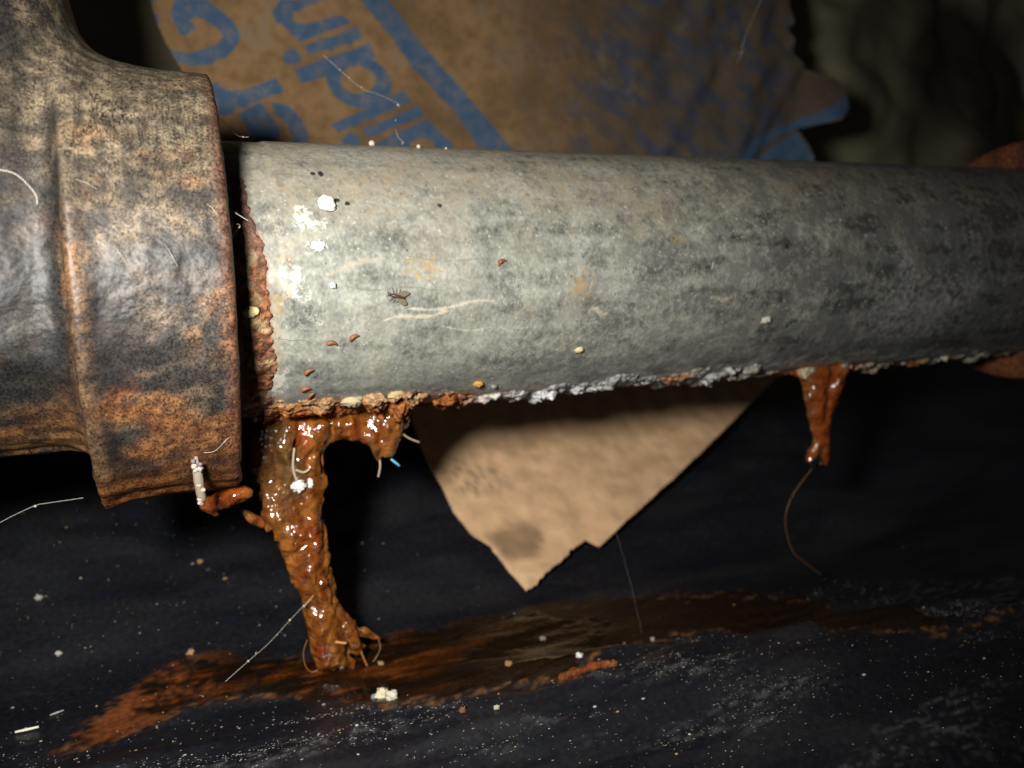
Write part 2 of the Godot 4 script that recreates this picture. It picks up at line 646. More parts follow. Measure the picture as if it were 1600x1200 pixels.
func spots(img: Image, list: Array, col: Color, strength: float, ragged: float) -> void:
	# each: centre in the frame, half width and half height in px
	for q in list:
		var p := PC(q[0], q[1])
		var sc := (p - EYE).length() / 1287.0
		var th := atan2(p.y - AY, p.z)
		var cx := (p.x - TX0) / (TX1 - TX0) * TW
		var cy := (TA - th) / (2.0 * TA) * TH
		var rx: float = q[2] * sc / (TX1 - TX0) * TW
		var ry: float = q[3] * sc / (2.0 * TA * R) * TH / maxf(0.35, cos(th))
		for y in range(maxi(0, int(cy - ry * 1.6)), mini(TH, int(cy + ry * 1.6) + 1)):
			for x in range(maxi(0, int(cx - rx * 1.6)), mini(TW, int(cx + rx * 1.6) + 1)):
				var d := Vector2((x - cx) / rx, (y - cy) / ry).length()
				var a := ss(1.15, 0.75, d + ragged * NB.get_noise_2d(x * 0.22, y * 0.28) + ragged * 0.9 * NB.get_noise_2d(x * 0.9, y * 1.0)) * strength
				if a > 0.01:
					img.set_pixel(x, y, img.get_pixel(x, y).lerp(col.linear_to_srgb(), a))

func scratch(img: Image, a: Array, b: Array, w: float, col: Color, strength: float) -> void:
	var n := 60
	for i in n:
		var t := i / float(n - 1)
		var px := lerpf(a[0], b[0], t)
		var py := lerpf(a[1], b[1], t) + 3.0 * sin(t * 7.0 + a[0])
		spots(img, [[px, py, (absf(b[0] - a[0]) + absf(b[1] - a[1])) / n, w * (1.0 - absf(t - 0.5))]], col, strength * 0.5, 0.8)

func make_pipe() -> void:
	var img := Image.create(TW, TH, false, Image.FORMAT_RGB8)
	var na := noise(71, 0.012, 4)
	var nb := noise(72, 0.06, 3)
	var nc := noise(73, 0.020, 6)
	nc.fractal_gain = 0.62
	var nd := noise(74, 0.19, 2)
	var ne := noise(75, 0.07, 5)
	ne.fractal_gain = 0.65
	var ia := na.get_image(TW, TH, false, false, false).get_data()
	var ib := nb.get_image(TW, TH, false, false, false).get_data()
	var ic := nc.get_image(TW, TH, false, false, false).get_data()
	var id := nd.get_image(TW, TH, false, false, false).get_data()
	var ie := ne.get_image(TW, TH, false, false, false).get_data()
	var drawn := noise(76, 0.035, 4).get_image(TW / 6, TH, false, false, false)
	drawn.resize(TW, TH, Image.INTERPOLATE_CUBIC)
	var ig := drawn.get_data()
	var data := PackedByteArray()
	data.resize(TW * TH * 3)
	var gamma := PackedByteArray()
	for i in 1024: gamma.append(s8(i / 1023.0))
	for j in TH:
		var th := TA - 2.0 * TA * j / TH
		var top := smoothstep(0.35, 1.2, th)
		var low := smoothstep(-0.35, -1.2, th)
		for i in TW:
			var q := j * TW + i
			var x := TX0 + (TX1 - TX0) * i / TW
			var a := ia[q] * 0.0075 - 0.956
			var b := ib[q] * 0.0075 - 0.956
			var c := ic[q] * 0.0075 - 0.956
			var d := id[q] * 0.0075 - 0.956
			var e := ie[q] * 0.0075 - 0.956
			var g := ig[q] * 0.0075 - 0.956
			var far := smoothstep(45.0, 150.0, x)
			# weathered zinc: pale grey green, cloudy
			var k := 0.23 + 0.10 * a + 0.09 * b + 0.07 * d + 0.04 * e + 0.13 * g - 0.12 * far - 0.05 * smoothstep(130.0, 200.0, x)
			var cr := k
			var cg := k * 1.03
			var cb := k * 0.89
			# brown dust on the upper side
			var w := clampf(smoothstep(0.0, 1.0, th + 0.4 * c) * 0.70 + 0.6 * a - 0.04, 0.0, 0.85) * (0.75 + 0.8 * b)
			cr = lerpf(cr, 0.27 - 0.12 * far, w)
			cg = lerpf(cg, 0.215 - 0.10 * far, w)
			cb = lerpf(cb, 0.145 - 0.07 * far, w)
			# dark blotches, denser towards the far end and along the lower side
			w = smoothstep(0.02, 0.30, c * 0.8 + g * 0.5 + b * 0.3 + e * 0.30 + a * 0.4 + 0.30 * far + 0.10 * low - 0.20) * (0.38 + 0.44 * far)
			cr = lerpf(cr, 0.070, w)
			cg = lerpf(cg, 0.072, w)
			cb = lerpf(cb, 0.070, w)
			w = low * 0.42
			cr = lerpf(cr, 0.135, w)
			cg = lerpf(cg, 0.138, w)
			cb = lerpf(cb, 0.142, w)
			# chalky bloom low on the pipe, turning to ochre and rust near the fitting
			w = smoothstep(-0.78, -1.12, th + 0.30 * c + 0.10 * b) * smoothstep(-0.25, 0.35, c * 0.6 + e * 0.6 + 0.25 * smoothstep(45.0, 60.0, x) - 0.2 * smoothstep(160.0, 200.0, x))
			cr = lerpf(cr, 0.47 + 0.2 * d, w)
			cg = lerpf(cg, 0.46 + 0.2 * d, w)
			cb = lerpf(cb, 0.42 + 0.2 * d, w)
			w = smoothstep(-0.92, -1.16, th + 0.25 * c + 0.12 * e) * maxf(smoothstep(56.0, 44.0, x + 9.0 * a), smoothstep(16.0, 8.0, absf(x - 138.0 + 14.0 * a)))
			cr = lerpf(cr, 0.36 + 0.2 * b, w)
			cg = lerpf(cg, 0.15 + 0.15 * b, w)
			cb = lerpf(cb, 0.05 + 0.06 * b, w)
			# pale and ochre flecks
			w = smoothstep(0.42, 0.60, d * 0.6 + e * 0.6) * 0.7
			cr = lerpf(cr, 0.52, w)
			cg = lerpf(cg, 0.49, w)
			cb = lerpf(cb, 0.40, w)
			w = smoothstep(0.42, 0.66, e * 0.7 - d * 0.4) * 0.45
			cr = lerpf(cr, 0.30, w)
			cg = lerpf(cg, 0.19, w)
			cb = lerpf(cb, 0.09, w)
			# rust band beside the fitting, with a cream rim
			var edge := 13.4 + 0.6 * smoothstep(-0.2, -1.0, th) + 0.7 * c + 0.5 * b - 1.5 * smoothstep(0.1, 0.7, th)
			w = smoothstep(edge + 0.45, edge - 0.45, x) * smoothstep(0.75, 0.1, th + c * 0.6)
			cr = lerpf(cr, 0.20 + 0.05 * d + 0.14 * c + 0.10 * b, w)
			cg = lerpf(cg, 0.075 + 0.03 * d + 0.08 * c + 0.05 * b, w)
			cb = lerpf(cb, 0.035 + 0.01 * d + 0.03 * c, w)
			w = exp(-pow((x - edge - 0.9) / 0.75, 2.0)) * (0.42 + 0.5 * b) * smoothstep(0.3, -0.5, th)
			cr = lerpf(cr, 0.40, w)
			cg = lerpf(cg, 0.29, w)
			cb = lerpf(cb, 0.165, w)
			cr = maxf(cr, 0.045 + 0.02 * b)
			cg = maxf(cg, 0.045 + 0.02 * b)
			cb = maxf(cb, 0.042 + 0.02 * b)
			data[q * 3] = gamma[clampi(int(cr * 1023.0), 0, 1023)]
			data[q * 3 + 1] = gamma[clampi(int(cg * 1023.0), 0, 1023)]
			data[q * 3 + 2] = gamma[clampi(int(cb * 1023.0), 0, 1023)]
	img = Image.create_from_data(TW, TH, false, Image.FORMAT_RGB8, data)
	# marks that can be pointed at
	spots(img, [[478, 350, 20, 7], [472, 338, 10, 12], [495, 383, 10, 5], [462, 325, 8, 4], [462, 432, 8, 14], [455, 455, 7, 10], [474, 468, 10, 8], [500, 505, 6, 4], [432, 598, 11, 14], [426, 612, 9, 9]], Color(0.50, 0.50, 0.46), 0.7, 2.2)
	spots(img, [[790, 285, 22, 14], [1060, 268, 40, 12], [1290, 393, 8, 12], [1415, 410, 8, 10], [1440, 485, 60, 34], [935, 266, 26, 8], [985, 420, 10, 24], [905, 385, 12, 26], [610, 240, 50, 10], [520, 235, 40, 9]], Color(0.36, 0.36, 0.345), 0.45, 2.4)
	spots(img, [[475, 488, 16, 14], [480, 500, 8, 12], [425, 355, 24, 8], [800, 458, 12, 20], [1030, 400, 40, 18], [1260, 430, 46, 22], [1010, 440, 30, 14], [1230, 400, 40, 18], [950, 500, 34, 18], [1120, 470, 60, 14], [860, 560, 60, 18]], Color(0.06, 0.06, 0.058), 0.42, 2.6)
	spots(img, [[488, 271, 4, 3], [500, 271, 4, 4], [542, 317, 4, 3], [686, 320, 4, 3], [1229, 385, 4, 4], [526, 312, 4, 3]], Color(0.02, 0.02, 0.02), 1.0, 0.3)
	spots(img, [[910, 445, 14, 14], [905, 440, 6, 14], [446, 405, 8, 8], [1058, 375, 8, 4], [660, 418, 20, 12], [440, 470, 10, 16]], Color(0.36, 0.22, 0.09), 0.45, 2.2)
	scratch(img, [600, 500], [700, 486], 4.0, Color(0.50, 0.43, 0.32), 1.0)
	scratch(img, [640, 484], [770, 470], 3.0, Color(0.52, 0.46, 0.36), 0.9)
	scratch(img, [510, 425], [600, 400], 5.0, Color(0.36, 0.31, 0.22), 0.7)
	scratch(img, [540, 448], [680, 452], 2.0, Color(0.16, 0.14, 0.11), 0.8)
	scratch(img, [690, 512], [790, 514], 2.0, Color(0.46, 0.40, 0.30), 0.7)
	scratch(img, [640, 402], [790, 408], 1.6, Color(0.18, 0.16, 0.13), 0.8)
	scratch(img, [920, 483], [950, 488], 4.0, Color(0.50, 0.42, 0.28), 0.9)
	scratch(img, [1110, 467], [1150, 463], 4.0, Color(0.40, 0.34, 0.25), 0.8)
	scratch(img, [1060, 375], [1180, 300], 1.2, Color(0.40, 0.36, 0.28), 0.5)
	# fine scratches, mostly along the pipe, and pin-prick pits
	for k in 420:
		var x := rng.randf() * TW
		var y := rng.randf_range(0.12, 0.88) * TH
		var ang := rng.randfn(0.0, 0.45)
		var n := int(rng.randf_range(8, 70) * (1.0 if rng.randf() < 0.8 else 1.8))
		var tone: Color = [Color(0.42, 0.38, 0.30), Color(0.09, 0.085, 0.08), Color(0.38, 0.38, 0.37), Color(0.28, 0.20, 0.12)][k % 4]
		var f := rng.randf_range(0.15, 0.55)
		for i in n:
			ang += rng.randfn(0.0, 0.05)
			x += cos(ang)
			y += sin(ang) * 1.4
			if x < 1 or y < 1 or x > TW - 2 or y > TH - 2:
				break
			var px := Vector2i(int(x), int(y))
			img.set_pixelv(px, img.get_pixelv(px).lerp(tone.linear_to_srgb(), f * sin(PI * (i + 0.5) / n)))
	for k in 1500:
		var x := rng.randi_range(2, TW - 4)
		var y := rng.randi_range(int(TH * 0.14), int(TH * 0.86))
		var tone: Color = Color(0.03, 0.03, 0.03) if rng.randf() < 0.55 else Color(0.62, 0.58, 0.48)
		var f := rng.randf_range(0.25, 0.8)
		for d in [Vector2i(0, 0), Vector2i(1, 0), Vector2i(0, 1), Vector2i(1, 1), Vector2i(2, 0)].slice(0, rng.randi_range(1, 3)):
			img.set_pixelv(Vector2i(x, y) + d, img.get_pixelv(Vector2i(x, y) + d).lerp(tone.linear_to_srgb(), f))
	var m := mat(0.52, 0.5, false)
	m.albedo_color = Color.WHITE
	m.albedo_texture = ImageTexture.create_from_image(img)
	m.texture_repeat = false
	m.heightmap_enabled = true
	var hi := nb.get_image(TW, TH, false, false, true)
	hi.blend_rect(hi, Rect2i(0, 0, 1, 1), Vector2i.ZERO)
	m.heightmap_texture = ImageTexture.create_from_image(hi)
	m.heightmap_scale = 0.008
	var t := thing("steel_pipe", "mottled grey galvanised steel pipe running across the picture", "pipe", Vector3(110, AY - R, 0))
	var v := PackedVector3Array()
	var uv := PackedVector2Array()
	var nu := 620
	var nv := 200
	for j in nv:
		var th := -PI + TAU * j / nv
		for i in nu:
			var x := -4.0 + 226.0 * i / (nu - 1)
			var rr := R + 0.06 * NA.get_noise_2d(x * 1.2, th * 26.0) + 0.012 * NB.get_noise_2d(x * 1.5, th * 36.0)
			rr -= 0.22 * ss(16.2, 15.4, x + 0.5 * NA.get_noise_2d(th * 90.0, 3.0))
			v.append(Vector3(x, AY + sin(th) * rr, cos(th) * rr))
			uv.append(Vector2((x - TX0) / (TX1 - TX0), (TA - clampf(th, -TA, TA)) / (2.0 * TA)))
	put("barrel", build(v, grid(nu, nv, v, true, true), PackedColorArray(), uv), m, t)

	# crumbly rust built up where the pipe leaves the fitting
	var rv := PackedVector3Array()
	var rc := PackedColorArray()
	nu = 40
	nv = 420
	for j in nv:
		var th := deg_to_rad(lerpf(-120.0, 62.0, j / float(nv - 1)))
		var deg := rad_to_deg(th)
		for i in nu:
			var x := 9.5 + 6.5 * i / (nu - 1)
			var wid := 14.2 + 1.3 * NA.get_noise_2d(deg * 0.8, 12.0) + 0.8 * NB.get_noise_2d(deg * 0.5, 3.0) - 2.5 * ss(5.0, 45.0, deg) + 0.8 * ss(-20.0, -70.0, deg)
			var h := -0.5 + ss(wid, wid - 0.9, x) * (0.50 + 0.16 * NB.get_noise_2d(x * 1.4, deg * 0.6) + 0.22 * NA.get_noise_2d(x * 6.0, deg * 2.4)) * ss(62.0, 40.0, deg)
			var rr := R + h
			rv.append(Vector3(x, AY + sin(th) * rr, cos(th) * rr))
			var g := NB.get_noise_2d(x * 1.6 + 9.0, deg * 0.7)
			var k := mixc(Color(0.12, 0.048, 0.026), Color(0.28, 0.115, 0.048), ss(-0.3, 0.35, g))
			k = mixc(k, Color(0.42, 0.30, 0.16), ss(0.05, 0.4, NA.get_noise_2d(x * 4.0, deg * 1.6 + 40.0)) * 0.8)
			rc.append(mixc(k, Color(0.16, 0.10, 0.075), ss(-5.0, 25.0, deg) * 0.7))
	put("rust_ring", build(rv, grid(nu, nv, rv, true), rc), M.crust, t)

	# mineral crust and rust scale along the underside
	var cv := PackedVector3Array()
	var cc := PackedColorArray()
	nu = 980
	nv = 74
	for j in nv:
		var th := deg_to_rad(lerpf(-118.0, -52.0, j / float(nv - 1)))
		for i in nu:
			var x := 13.0 + 200.0 * i / (nu - 1)
			var wave := 16.0 * NA.get_noise_2d(x * 0.9, 5.0) + 5.0 * NA.get_noise_2d(x * 3.0, 31.0)
			var deg := rad_to_deg(th)
			# how far up the front the crust reaches, by place along the pipe
			var reach := -60.0 + 9.0 * ss(52.0, 62.0, x) * ss(135.0, 105.0, x) + 5.0 * ss(15.0, 25.0, x) * ss(52.0, 46.0, x) + 3.5 * ss(48.0, 22.0, x) + 4.0 * ss(15.0, 0.0, absf(x - 80.0)) - 1.0 * ss(95.0, 130.0, x) + wave
			var inside := ss(reach + 3.0, reach - 7.0, deg) * ss(-118.0, -108.0, deg)
			var lumps := 0.6 * NB.get_noise_2d(x * 0.6, deg * 0.9) + 0.35 * NB.get_noise_2d(x * 2.2, deg * 2.0) + 1.1 * NA.get_noise_2d(x * 2.6 + 70.0, deg * 1.4)
			var thick := 0.60 + 1.5 * ss(0.0, 1.0, NA.get_noise_2d(x * 1.7, 77.0) + 0.25) + 0.5 * ss(52.0, 40.0, x)
			thick *= 1.0 - 0.35 * ss(150.0, 190.0, x)
			thick += 0.8 * ss(9.0, 3.0, absf(x - 136.0)) + 0.7 * ss(4.0, 1.0, absf(x - 65.0 + wave * 0.3)) + 0.8 * ss(6.0, 2.0, absf(x - 172.0))
			var gap := ss(-0.30, 0.05, NA.get_noise_2d(x * 1.1 + 55.0, deg * 0.4) + 0.25 * NB.get_noise_2d(x * 0.7, deg) + 0.35 * ss(56.0, 46.0, x) + 0.22 * ss(54.0, 62.0, x) * ss(125.0, 105.0, x))
			var h := -0.9 + inside * gap * (0.85 + thick * (0.55 + 0.95 * lumps))
			var rr := R + clampf(h, -1.0, 4.0)
			cv.append(Vector3(x, AY + sin(th) * rr, cos(th) * rr))
			var g := NB.get_noise_2d(x * 2.4, deg * 2.4)
			var g2 := NA.get_noise_2d(x * 2.6 + 9.0, deg * 2.2)
			var white := mixc(Color(0.55, 0.57, 0.57), Color(0.92, 0.93, 0.90), ss(-0.4, 0.3, g))
			white = mixc(white, Color(0.50, 0.42, 0.26), ss(0.0, 0.5, g2 + 0.6 * ss(100.0, 120.0, x) - 0.2 + 0.5 * ss(-72.0, -84.0, deg)))
			white = mixc(white, Color(0.24, 0.24, 0.23), 0.7 * ss(-66.0, -61.0, deg + 3.0 * g))
			var rust := mixc(Color(0.24, 0.058, 0.015), Color(0.58, 0.21, 0.05), ss(-0.3, 0.4, g))
			rust = mixc(rust, Color(0.50, 0.38, 0.22), ss(-62.0, -56.0, deg + 6.0 * g2) * 0.55)
			var r := ss(60.0, 49.0, x + 8.0 * g2)
			r = maxf(r, 0.95 * ss(6.0, 2.0, absf(x - 95.0)) * ss(-0.2, 0.3, g2 + 0.2))
			r = maxf(r, ss(15.0, 9.0, absf(x - 136.0 + 8.0 * g2)) * ss(-64.0, -72.0, deg + 5.0 * g))
			r = maxf(r, ss(5.0, 2.0, absf(x - 168.0)) * ss(-66.0, -74.0, deg) * 0.8)
			cc.append(mixc(white, rust, r))
	put("mineral_crust", build(cv, grid(nu, nv, cv, true), cc), M.crust, t)

# ---------------------------------------------------------------- drips
func gel_color(p: Vector3, n: Vector3) -> Color:
	var a := NA.get_noise_3d(p.x * 2.6, p.y * 1.2, p.z * 2.6)
	var b := NB.get_noise_3d(p.x * 0.8 + 5.0, p.y * 0.35, p.z * 0.8)
	var c := mixc(Color(0.20, 0.056, 0.011), Color(0.34, 0.115, 0.022), ss(-0.4, 0.4, b + 0.3 * a))
	c = mixc(c, Color(0.24, 0.042, 0.009), ss(0.0, 0.5, a + gel_red) * 0.8)
	# where it is thick with grit, near the pipe, it is olive brown
	c = mixc(c, Color(0.115, 0.062, 0.022), ss(-0.15, 0.4, NA.get_noise_3d(p.x * 1.6 + 200.0, p.y * 0.7, p.z * 1.6)) * ss(28.0, 42.0, p.y) * 0.85 * (1.0 - gel_red))
	c = Color(c.r * 0.84, c.g * 0.90, c.b * 0.95)
	return c

var gel_red := 0.0

func drip_mesh(cell: float, pad := 3.0) -> ArrayMesh:
	var lo := Vector3.ONE * 1e6
	var hi := -lo
	for c in caps:
		for e in [c[0], c[0] + c[1]]:
			lo = lo.min(e - Vector3.ONE * (maxf(c[2], c[3]) + pad))
			hi = hi.max(e + Vector3.ONE * (maxf(c[2], c[3]) + pad))
	var net := nets(cap_sdf, lo, hi, cell, cap_prep)
	var col := PackedColorArray()
	for i in net[0].size():
		col.append(gel_color(net[0][i], net[2][i]))
	return build(net[0], net[1], col, PackedVector2Array(), net[2])

func hair(called: String, pts: Array, z: float, r: float, m: Material, parent: Node3D = null) -> MeshInstance3D:
	var w := []
	for q in pts:
		w.append(P(q[0], q[1], z + (q[2] if q.size() > 2 else 0.0)))
	var c := curve(w, 6)
	return put(called, tube(c, same(r, c.size()), 5), m, parent)

func make_drips() -> void:
	var amber := plain(Color(0.30, 0.13, 0.04), 0.35)
	var bone := plain(Color(0.34, 0.27, 0.18), 0.5)
	var z := 4.0
	var t := thing("rust_drip", "large glossy orange rust drip hanging from the pipe down to the black sheet", "rust drip", P(530, 1045, z))
	cap_k = 0.75
	cap_amp = 1.0
	caps = []
	# where it clings to the pipe
	chain([[405, 668, 16, -1.0], [450, 662, 20], [500, 660, 20], [560, 655, 20], [620, 652, 18]], 3.0)
	# the main stem: several ropes side by side
	chain([[408, 670, 13], [405, 715, 9], [414, 760, 8], [430, 805, 10], [446, 850, 11], [470, 900, 11], [488, 935, 11]], z + 1.2)
	chain([[428, 672, 15], [424, 720, 12], [434, 775, 13], [448, 830, 15], [470, 885, 14], [492, 930, 13]], z + 0.2)
	chain([[450, 668, 15], [446, 715, 12], [452, 770, 13], [462, 830, 15], [480, 890, 15], [500, 930, 13]], z + 1.6)
	chain([[473, 668, 15], [468, 720, 12], [474, 775, 13], [478, 835, 14], [488, 890, 13], [500, 925, 12]], z + 0.6)
	chain([[494, 676, 14], [488, 730, 10], [490, 790, 10], [492, 850, 11], [500, 905, 10]], z + 1.4)
	chain([[440, 690, 10], [456, 735, 10], [478, 770, 9], [486, 815, 9]], z + 2.6)
	chain([[482, 690, 8], [462, 730, 8], [444, 780, 9], [440, 815, 8], [458, 850, 8]], z + 2.4)
	chain([[402, 700, 5], [398, 735, 3.5], [404, 765, 4], [418, 800, 6]], z + 1.5)
	chain([[505, 690, 5], [497, 740, 4], [500, 800, 3.5], [503, 850, 4], [512, 905, 6]], z)
	# ragged edges: small tags and strings of slime
	for k in 34:
		var f := rng.randf()
		var side := -1.0 if rng.randf() < 0.5 else 1.0
		var ex := lerpf(408.0, 478.0, ss(0.25, 1.0, f)) if side < 0.0 else lerpf(499.0, 522.0, ss(0.5, 1.0, f))
		var ey := lerpf(690.0, 950.0, f)
		var w := rng.randf_range(2.0, 5.0)
		chain([[ex - side * 8.0, ey, w + 3.0], [ex + side * rng.randf_range(0.0, 5.0), ey + rng.randf_range(4.0, 14.0), w], [ex - side * 3.0, ey + rng.randf_range(18.0, 40.0), w * 0.6]], z + rng.randf_range(-0.5, 2.0))
	for k in 16:
		var ex := rng.randf_range(500.0, 622.0)
		var ey := 672.0 + 14.0 * ss(560.0, 620.0, ex)
		chain([[ex, ey - 8.0, 8.0], [ex + rng.randf_range(-4.0, 4.0), ey + rng.randf_range(6.0, 14.0), rng.randf_range(2.0, 4.5)]], z + rng.randf_range(-1.0, 2.0))
	# the thread of slime to the fitting
	chain([[440, 812, 9], [415, 815, 6], [392, 808, 4], [375, 796, 3]], z - 2.0)
	# foot
	chain([[494, 925, 17], [505, 965, 24], [512, 1000, 26], [516, 1022, 22]], z)
	chain([[510, 945, 12], [540, 985, 13], [556, 1012, 9]], z)
	chain([[505, 970, 9], [550, 1000, 8], [570, 1010, 4]], z + 1.0)
	chain([[540, 975, 9], [568, 988, 6], [590, 996, 3]], z)
	chain([[497, 1000, 12], [500, 1030, 7], [498, 1050, 4]], z)
	chain([[524, 1020, 12], [540, 1034, 9], [548, 1042, 6]], z)
	# the arch and the blob to the right
	chain([[495, 700, 10], [508, 678, 13], [535, 668, 15], [570, 676, 14], [592, 690, 13]], z)
	chain([[610, 655, 20], [606, 685, 17], [602, 704, 11]], z + 0.5)
	chain([[580, 680, 12], [588, 700, 8], [592, 715, 4]], z + 0.5)
	put("gel_body", drip_mesh(0.5), M.gel, t)
	hair("root_fibre", [[592, 710], [594, 728, 0.3], [591, 745]], z + 0.5, 0.22, bone, t)
	hair("root_fibre", [[622, 672], [638, 684], [655, 691]], z, 0.18, bone, t)
	hair("root_fibre", [[460, 700], [458, 730], [464, 752]], z + 3.8, 0.25, bone, t)
	hair("root_fibre", [[462, 734], [475, 738], [484, 732]], z + 3.8, 0.25, bone, t)
	hair("root_fibre", [[560, 1005], [568, 1028], [578, 1048]], z + 1.0, 0.22, amber, t)
	hair("root_fibre", [[480, 1000], [474, 1020], [478, 1042], [488, 1050], [500, 1045]], z, 0.08, amber, t)
	hair("root_fibre", [[590, 996], [594, 1012], [586, 1030], [576, 1040]], z, 0.06, bone, t)
	hair("root_fibre", [[498, 912], [490, 930], [475, 948]], z + 2.6, 0.22, amber, t)
	hair("root_fibre", [[524, 1003], [532, 1004], [541, 1005]], z + 3.4, 0.28, plain(Color(0.55, 0.30, 0.08), 0.4), t)
	hair("root_fibre", [[476, 690], [492, 684], [505, 682]], z + 3.2, 0.14, amber, t)

	t = thing("rust_drip", "small tapering rust drip with a clear water drop at its tip", "rust drip", P(1275, 730, 8.0))
	caps = []
	cap_k = 1.0
	cap_amp = 0.45
	gel_red = 0.55
	chain([[1238, 574, 9], [1270, 578, 18], [1300, 572, 20], [1332, 562, 10]], 7.0)
	chain([[1274, 582, 20], [1274, 615, 15], [1276, 645, 12], [1279, 672, 9], [1280, 690, 7], [1272, 706, 8], [1266, 718, 6]], 8.0)
	chain([[1306, 578, 17], [1302, 602, 12], [1294, 635, 9], [1288, 662, 7], [1287, 688, 7], [1289, 706, 6], [1290, 726, 2.5]], 8.5)
	chain([[1324, 570, 8], [1314, 600, 5], [1303, 630, 4], [1296, 655, 4]], 8.0)
	chain([[1246, 580, 7], [1262, 600, 6], [1266, 630, 5]], 7.5)
	put("gel_body", drip_mesh(0.5), M.gel, t)
	var drop := StandardMaterial3D.new()
	drop.albedo_color = Color(0.95, 0.97, 1.0, 0.0)
	drop.refraction_enabled = true
	drop.refraction_scale = 0.033
	drop.roughness = 0.0
	put("water_drop", lump(P(1275, 722, 8.4), Vector3(1.35, 1.5, 1.2), 0.0, 3, 12), drop, t)
	tag(hair("curved_hair", [[1268, 733], [1238, 775], [1227, 815], [1238, 860], [1262, 882], [1282, 897]], 8.2, 0.10, plain(Color(0.16, 0.075, 0.03), 0.4)), "thin brown hair curving down below the small rust drip", "hair")

	gel_red = 0.35
	# scale torn loose under the collar
	caps = []
	cap_k = 0.8
	cap_amp = 0.75
	chain([[325, 788, 9], [345, 780, 14], [372, 772, 13], [388, 770, 9]], 12.0)
	chain([[328, 796, 6], [338, 804, 5]], 12.0)
	t = thing("rust_clump", "ragged orange clump of rust hanging under the iron collar", "rust", P(350, 790, 12.0))
	var m := put("flaking_rust", drip_mesh(0.45), M.gel, t)

# ---------------------------------------------------------------- paper behind the pipe
func sheet(outline: PackedVector2Array, cell: float, place: Callable, thick: float, uvmap = null, paint = null) -> ArrayMesh:
	var box := Rect2(outline[0], Vector2.ZERO)
	for p in outline: box = box.expand(p)
	var v := PackedVector3Array()
	var fl := PackedVector2Array()
	var idx := PackedInt32Array()
	var map := {}
	var edge := {}
	for j in int(ceil(box.size.y / cell)):
		for i in int(ceil(box.size.x / cell)):
			var o := box.position + Vector2(i, j) * cell
			var sq := PackedVector2Array([o, o + Vector2(cell, 0), o + Vector2(cell, cell), o + Vector2(0, cell)])
			for poly in Geometry2D.intersect_polygons(sq, outline):
				var tri_ := Geometry2D.triangulate_polygon(poly)
				var id := []
				for p in poly:
					var key := Vector2i(roundi(p.x * 50.0), roundi(p.y * 50.0))
					if not map.has(key):
						map[key] = v.size()
						fl.append(p)
						v.append(place.call(p))
					id.append(map[key])
				for k in range(0, tri_.size(), 3):
					var a: int = id[tri_[k]]
					var b: int = id[tri_[k + 1]]
					var c: int = id[tri_[k + 2]]
					if a == b or b == c or a == c:
						continue
					if (fl[b] - fl[a]).cross(fl[c] - fl[a]) > 0.0:
						var s := b
						b = c
						c = s
					idx.append_array([a, b, c])
					for e in [[a, b], [b, c], [c, a]]:
						if edge.has(Vector2i(e[1], e[0])):
							edge.erase(Vector2i(e[1], e[0]))
						else:
							edge[Vector2i(e[0], e[1])] = true
	var n := normals(v, idx)
	var n0 := v.size()
	var front := idx.duplicate()
	for i in n0:
		v.append(v[i] - n[i] * thick)
		fl.append(fl[i])
	for k in range(0, front.size(), 3):
		idx.append_array([front[k] + n0, front[k + 2] + n0, front[k + 1] + n0])
	for e in edge:
		var p := v.size()
		v.append_array([v[e.x], v[e.y], v[e.x + n0], v[e.y + n0]])
		fl.append_array([fl[e.x], fl[e.y], fl[e.x], fl[e.y]])
		idx.append_array([p, p + 2, p + 1, p + 1, p + 2, p + 3])
	var uv := PackedVector2Array()
	var col := PackedColorArray()
	for p in fl:
		if uvmap != null: uv.append(uvmap.call(p))
		if paint != null: col.append(paint.call(p))
	return build(v, idx, col, uv)

func ragged(pts: Array, step: float, amp: float, conv: Callable) -> PackedVector2Array:
	var out := PackedVector2Array()
	for i in pts.size():
		var a: Vector2 = conv.call(pts[i])
		var b: Vector2 = conv.call(pts[(i + 1) % pts.size()])
		var n := maxi(1, int(a.distance_to(b) / step))
		var k: float = pts[i][2] if pts[i].size() > 2 else 1.0
		for j in n:
			var p := a.lerp(b, j / float(n))
			out.append(p + Vector2(NB.get_noise_2dv(p * 2.5), NB.get_noise_2dv(p * 2.5 + Vector2(90, 0))) * amp * k)
	return out

# the printed sheet stands behind the pipe and leans back a little: z depends on y alone
func panel_z(y: float) -> float:
	return -80.0 - 0.22 * (y - 108.0)

func on_panel(q: Array) -> Vector2:
	var r := ray(q[0], q[1])
	var t := (EYE.z + 80.0 + 0.22 * (EYE.y - 108.0)) / -(r.z + 0.22 * r.y)
	var p := EYE + r * t
	return Vector2(p.x, p.y)

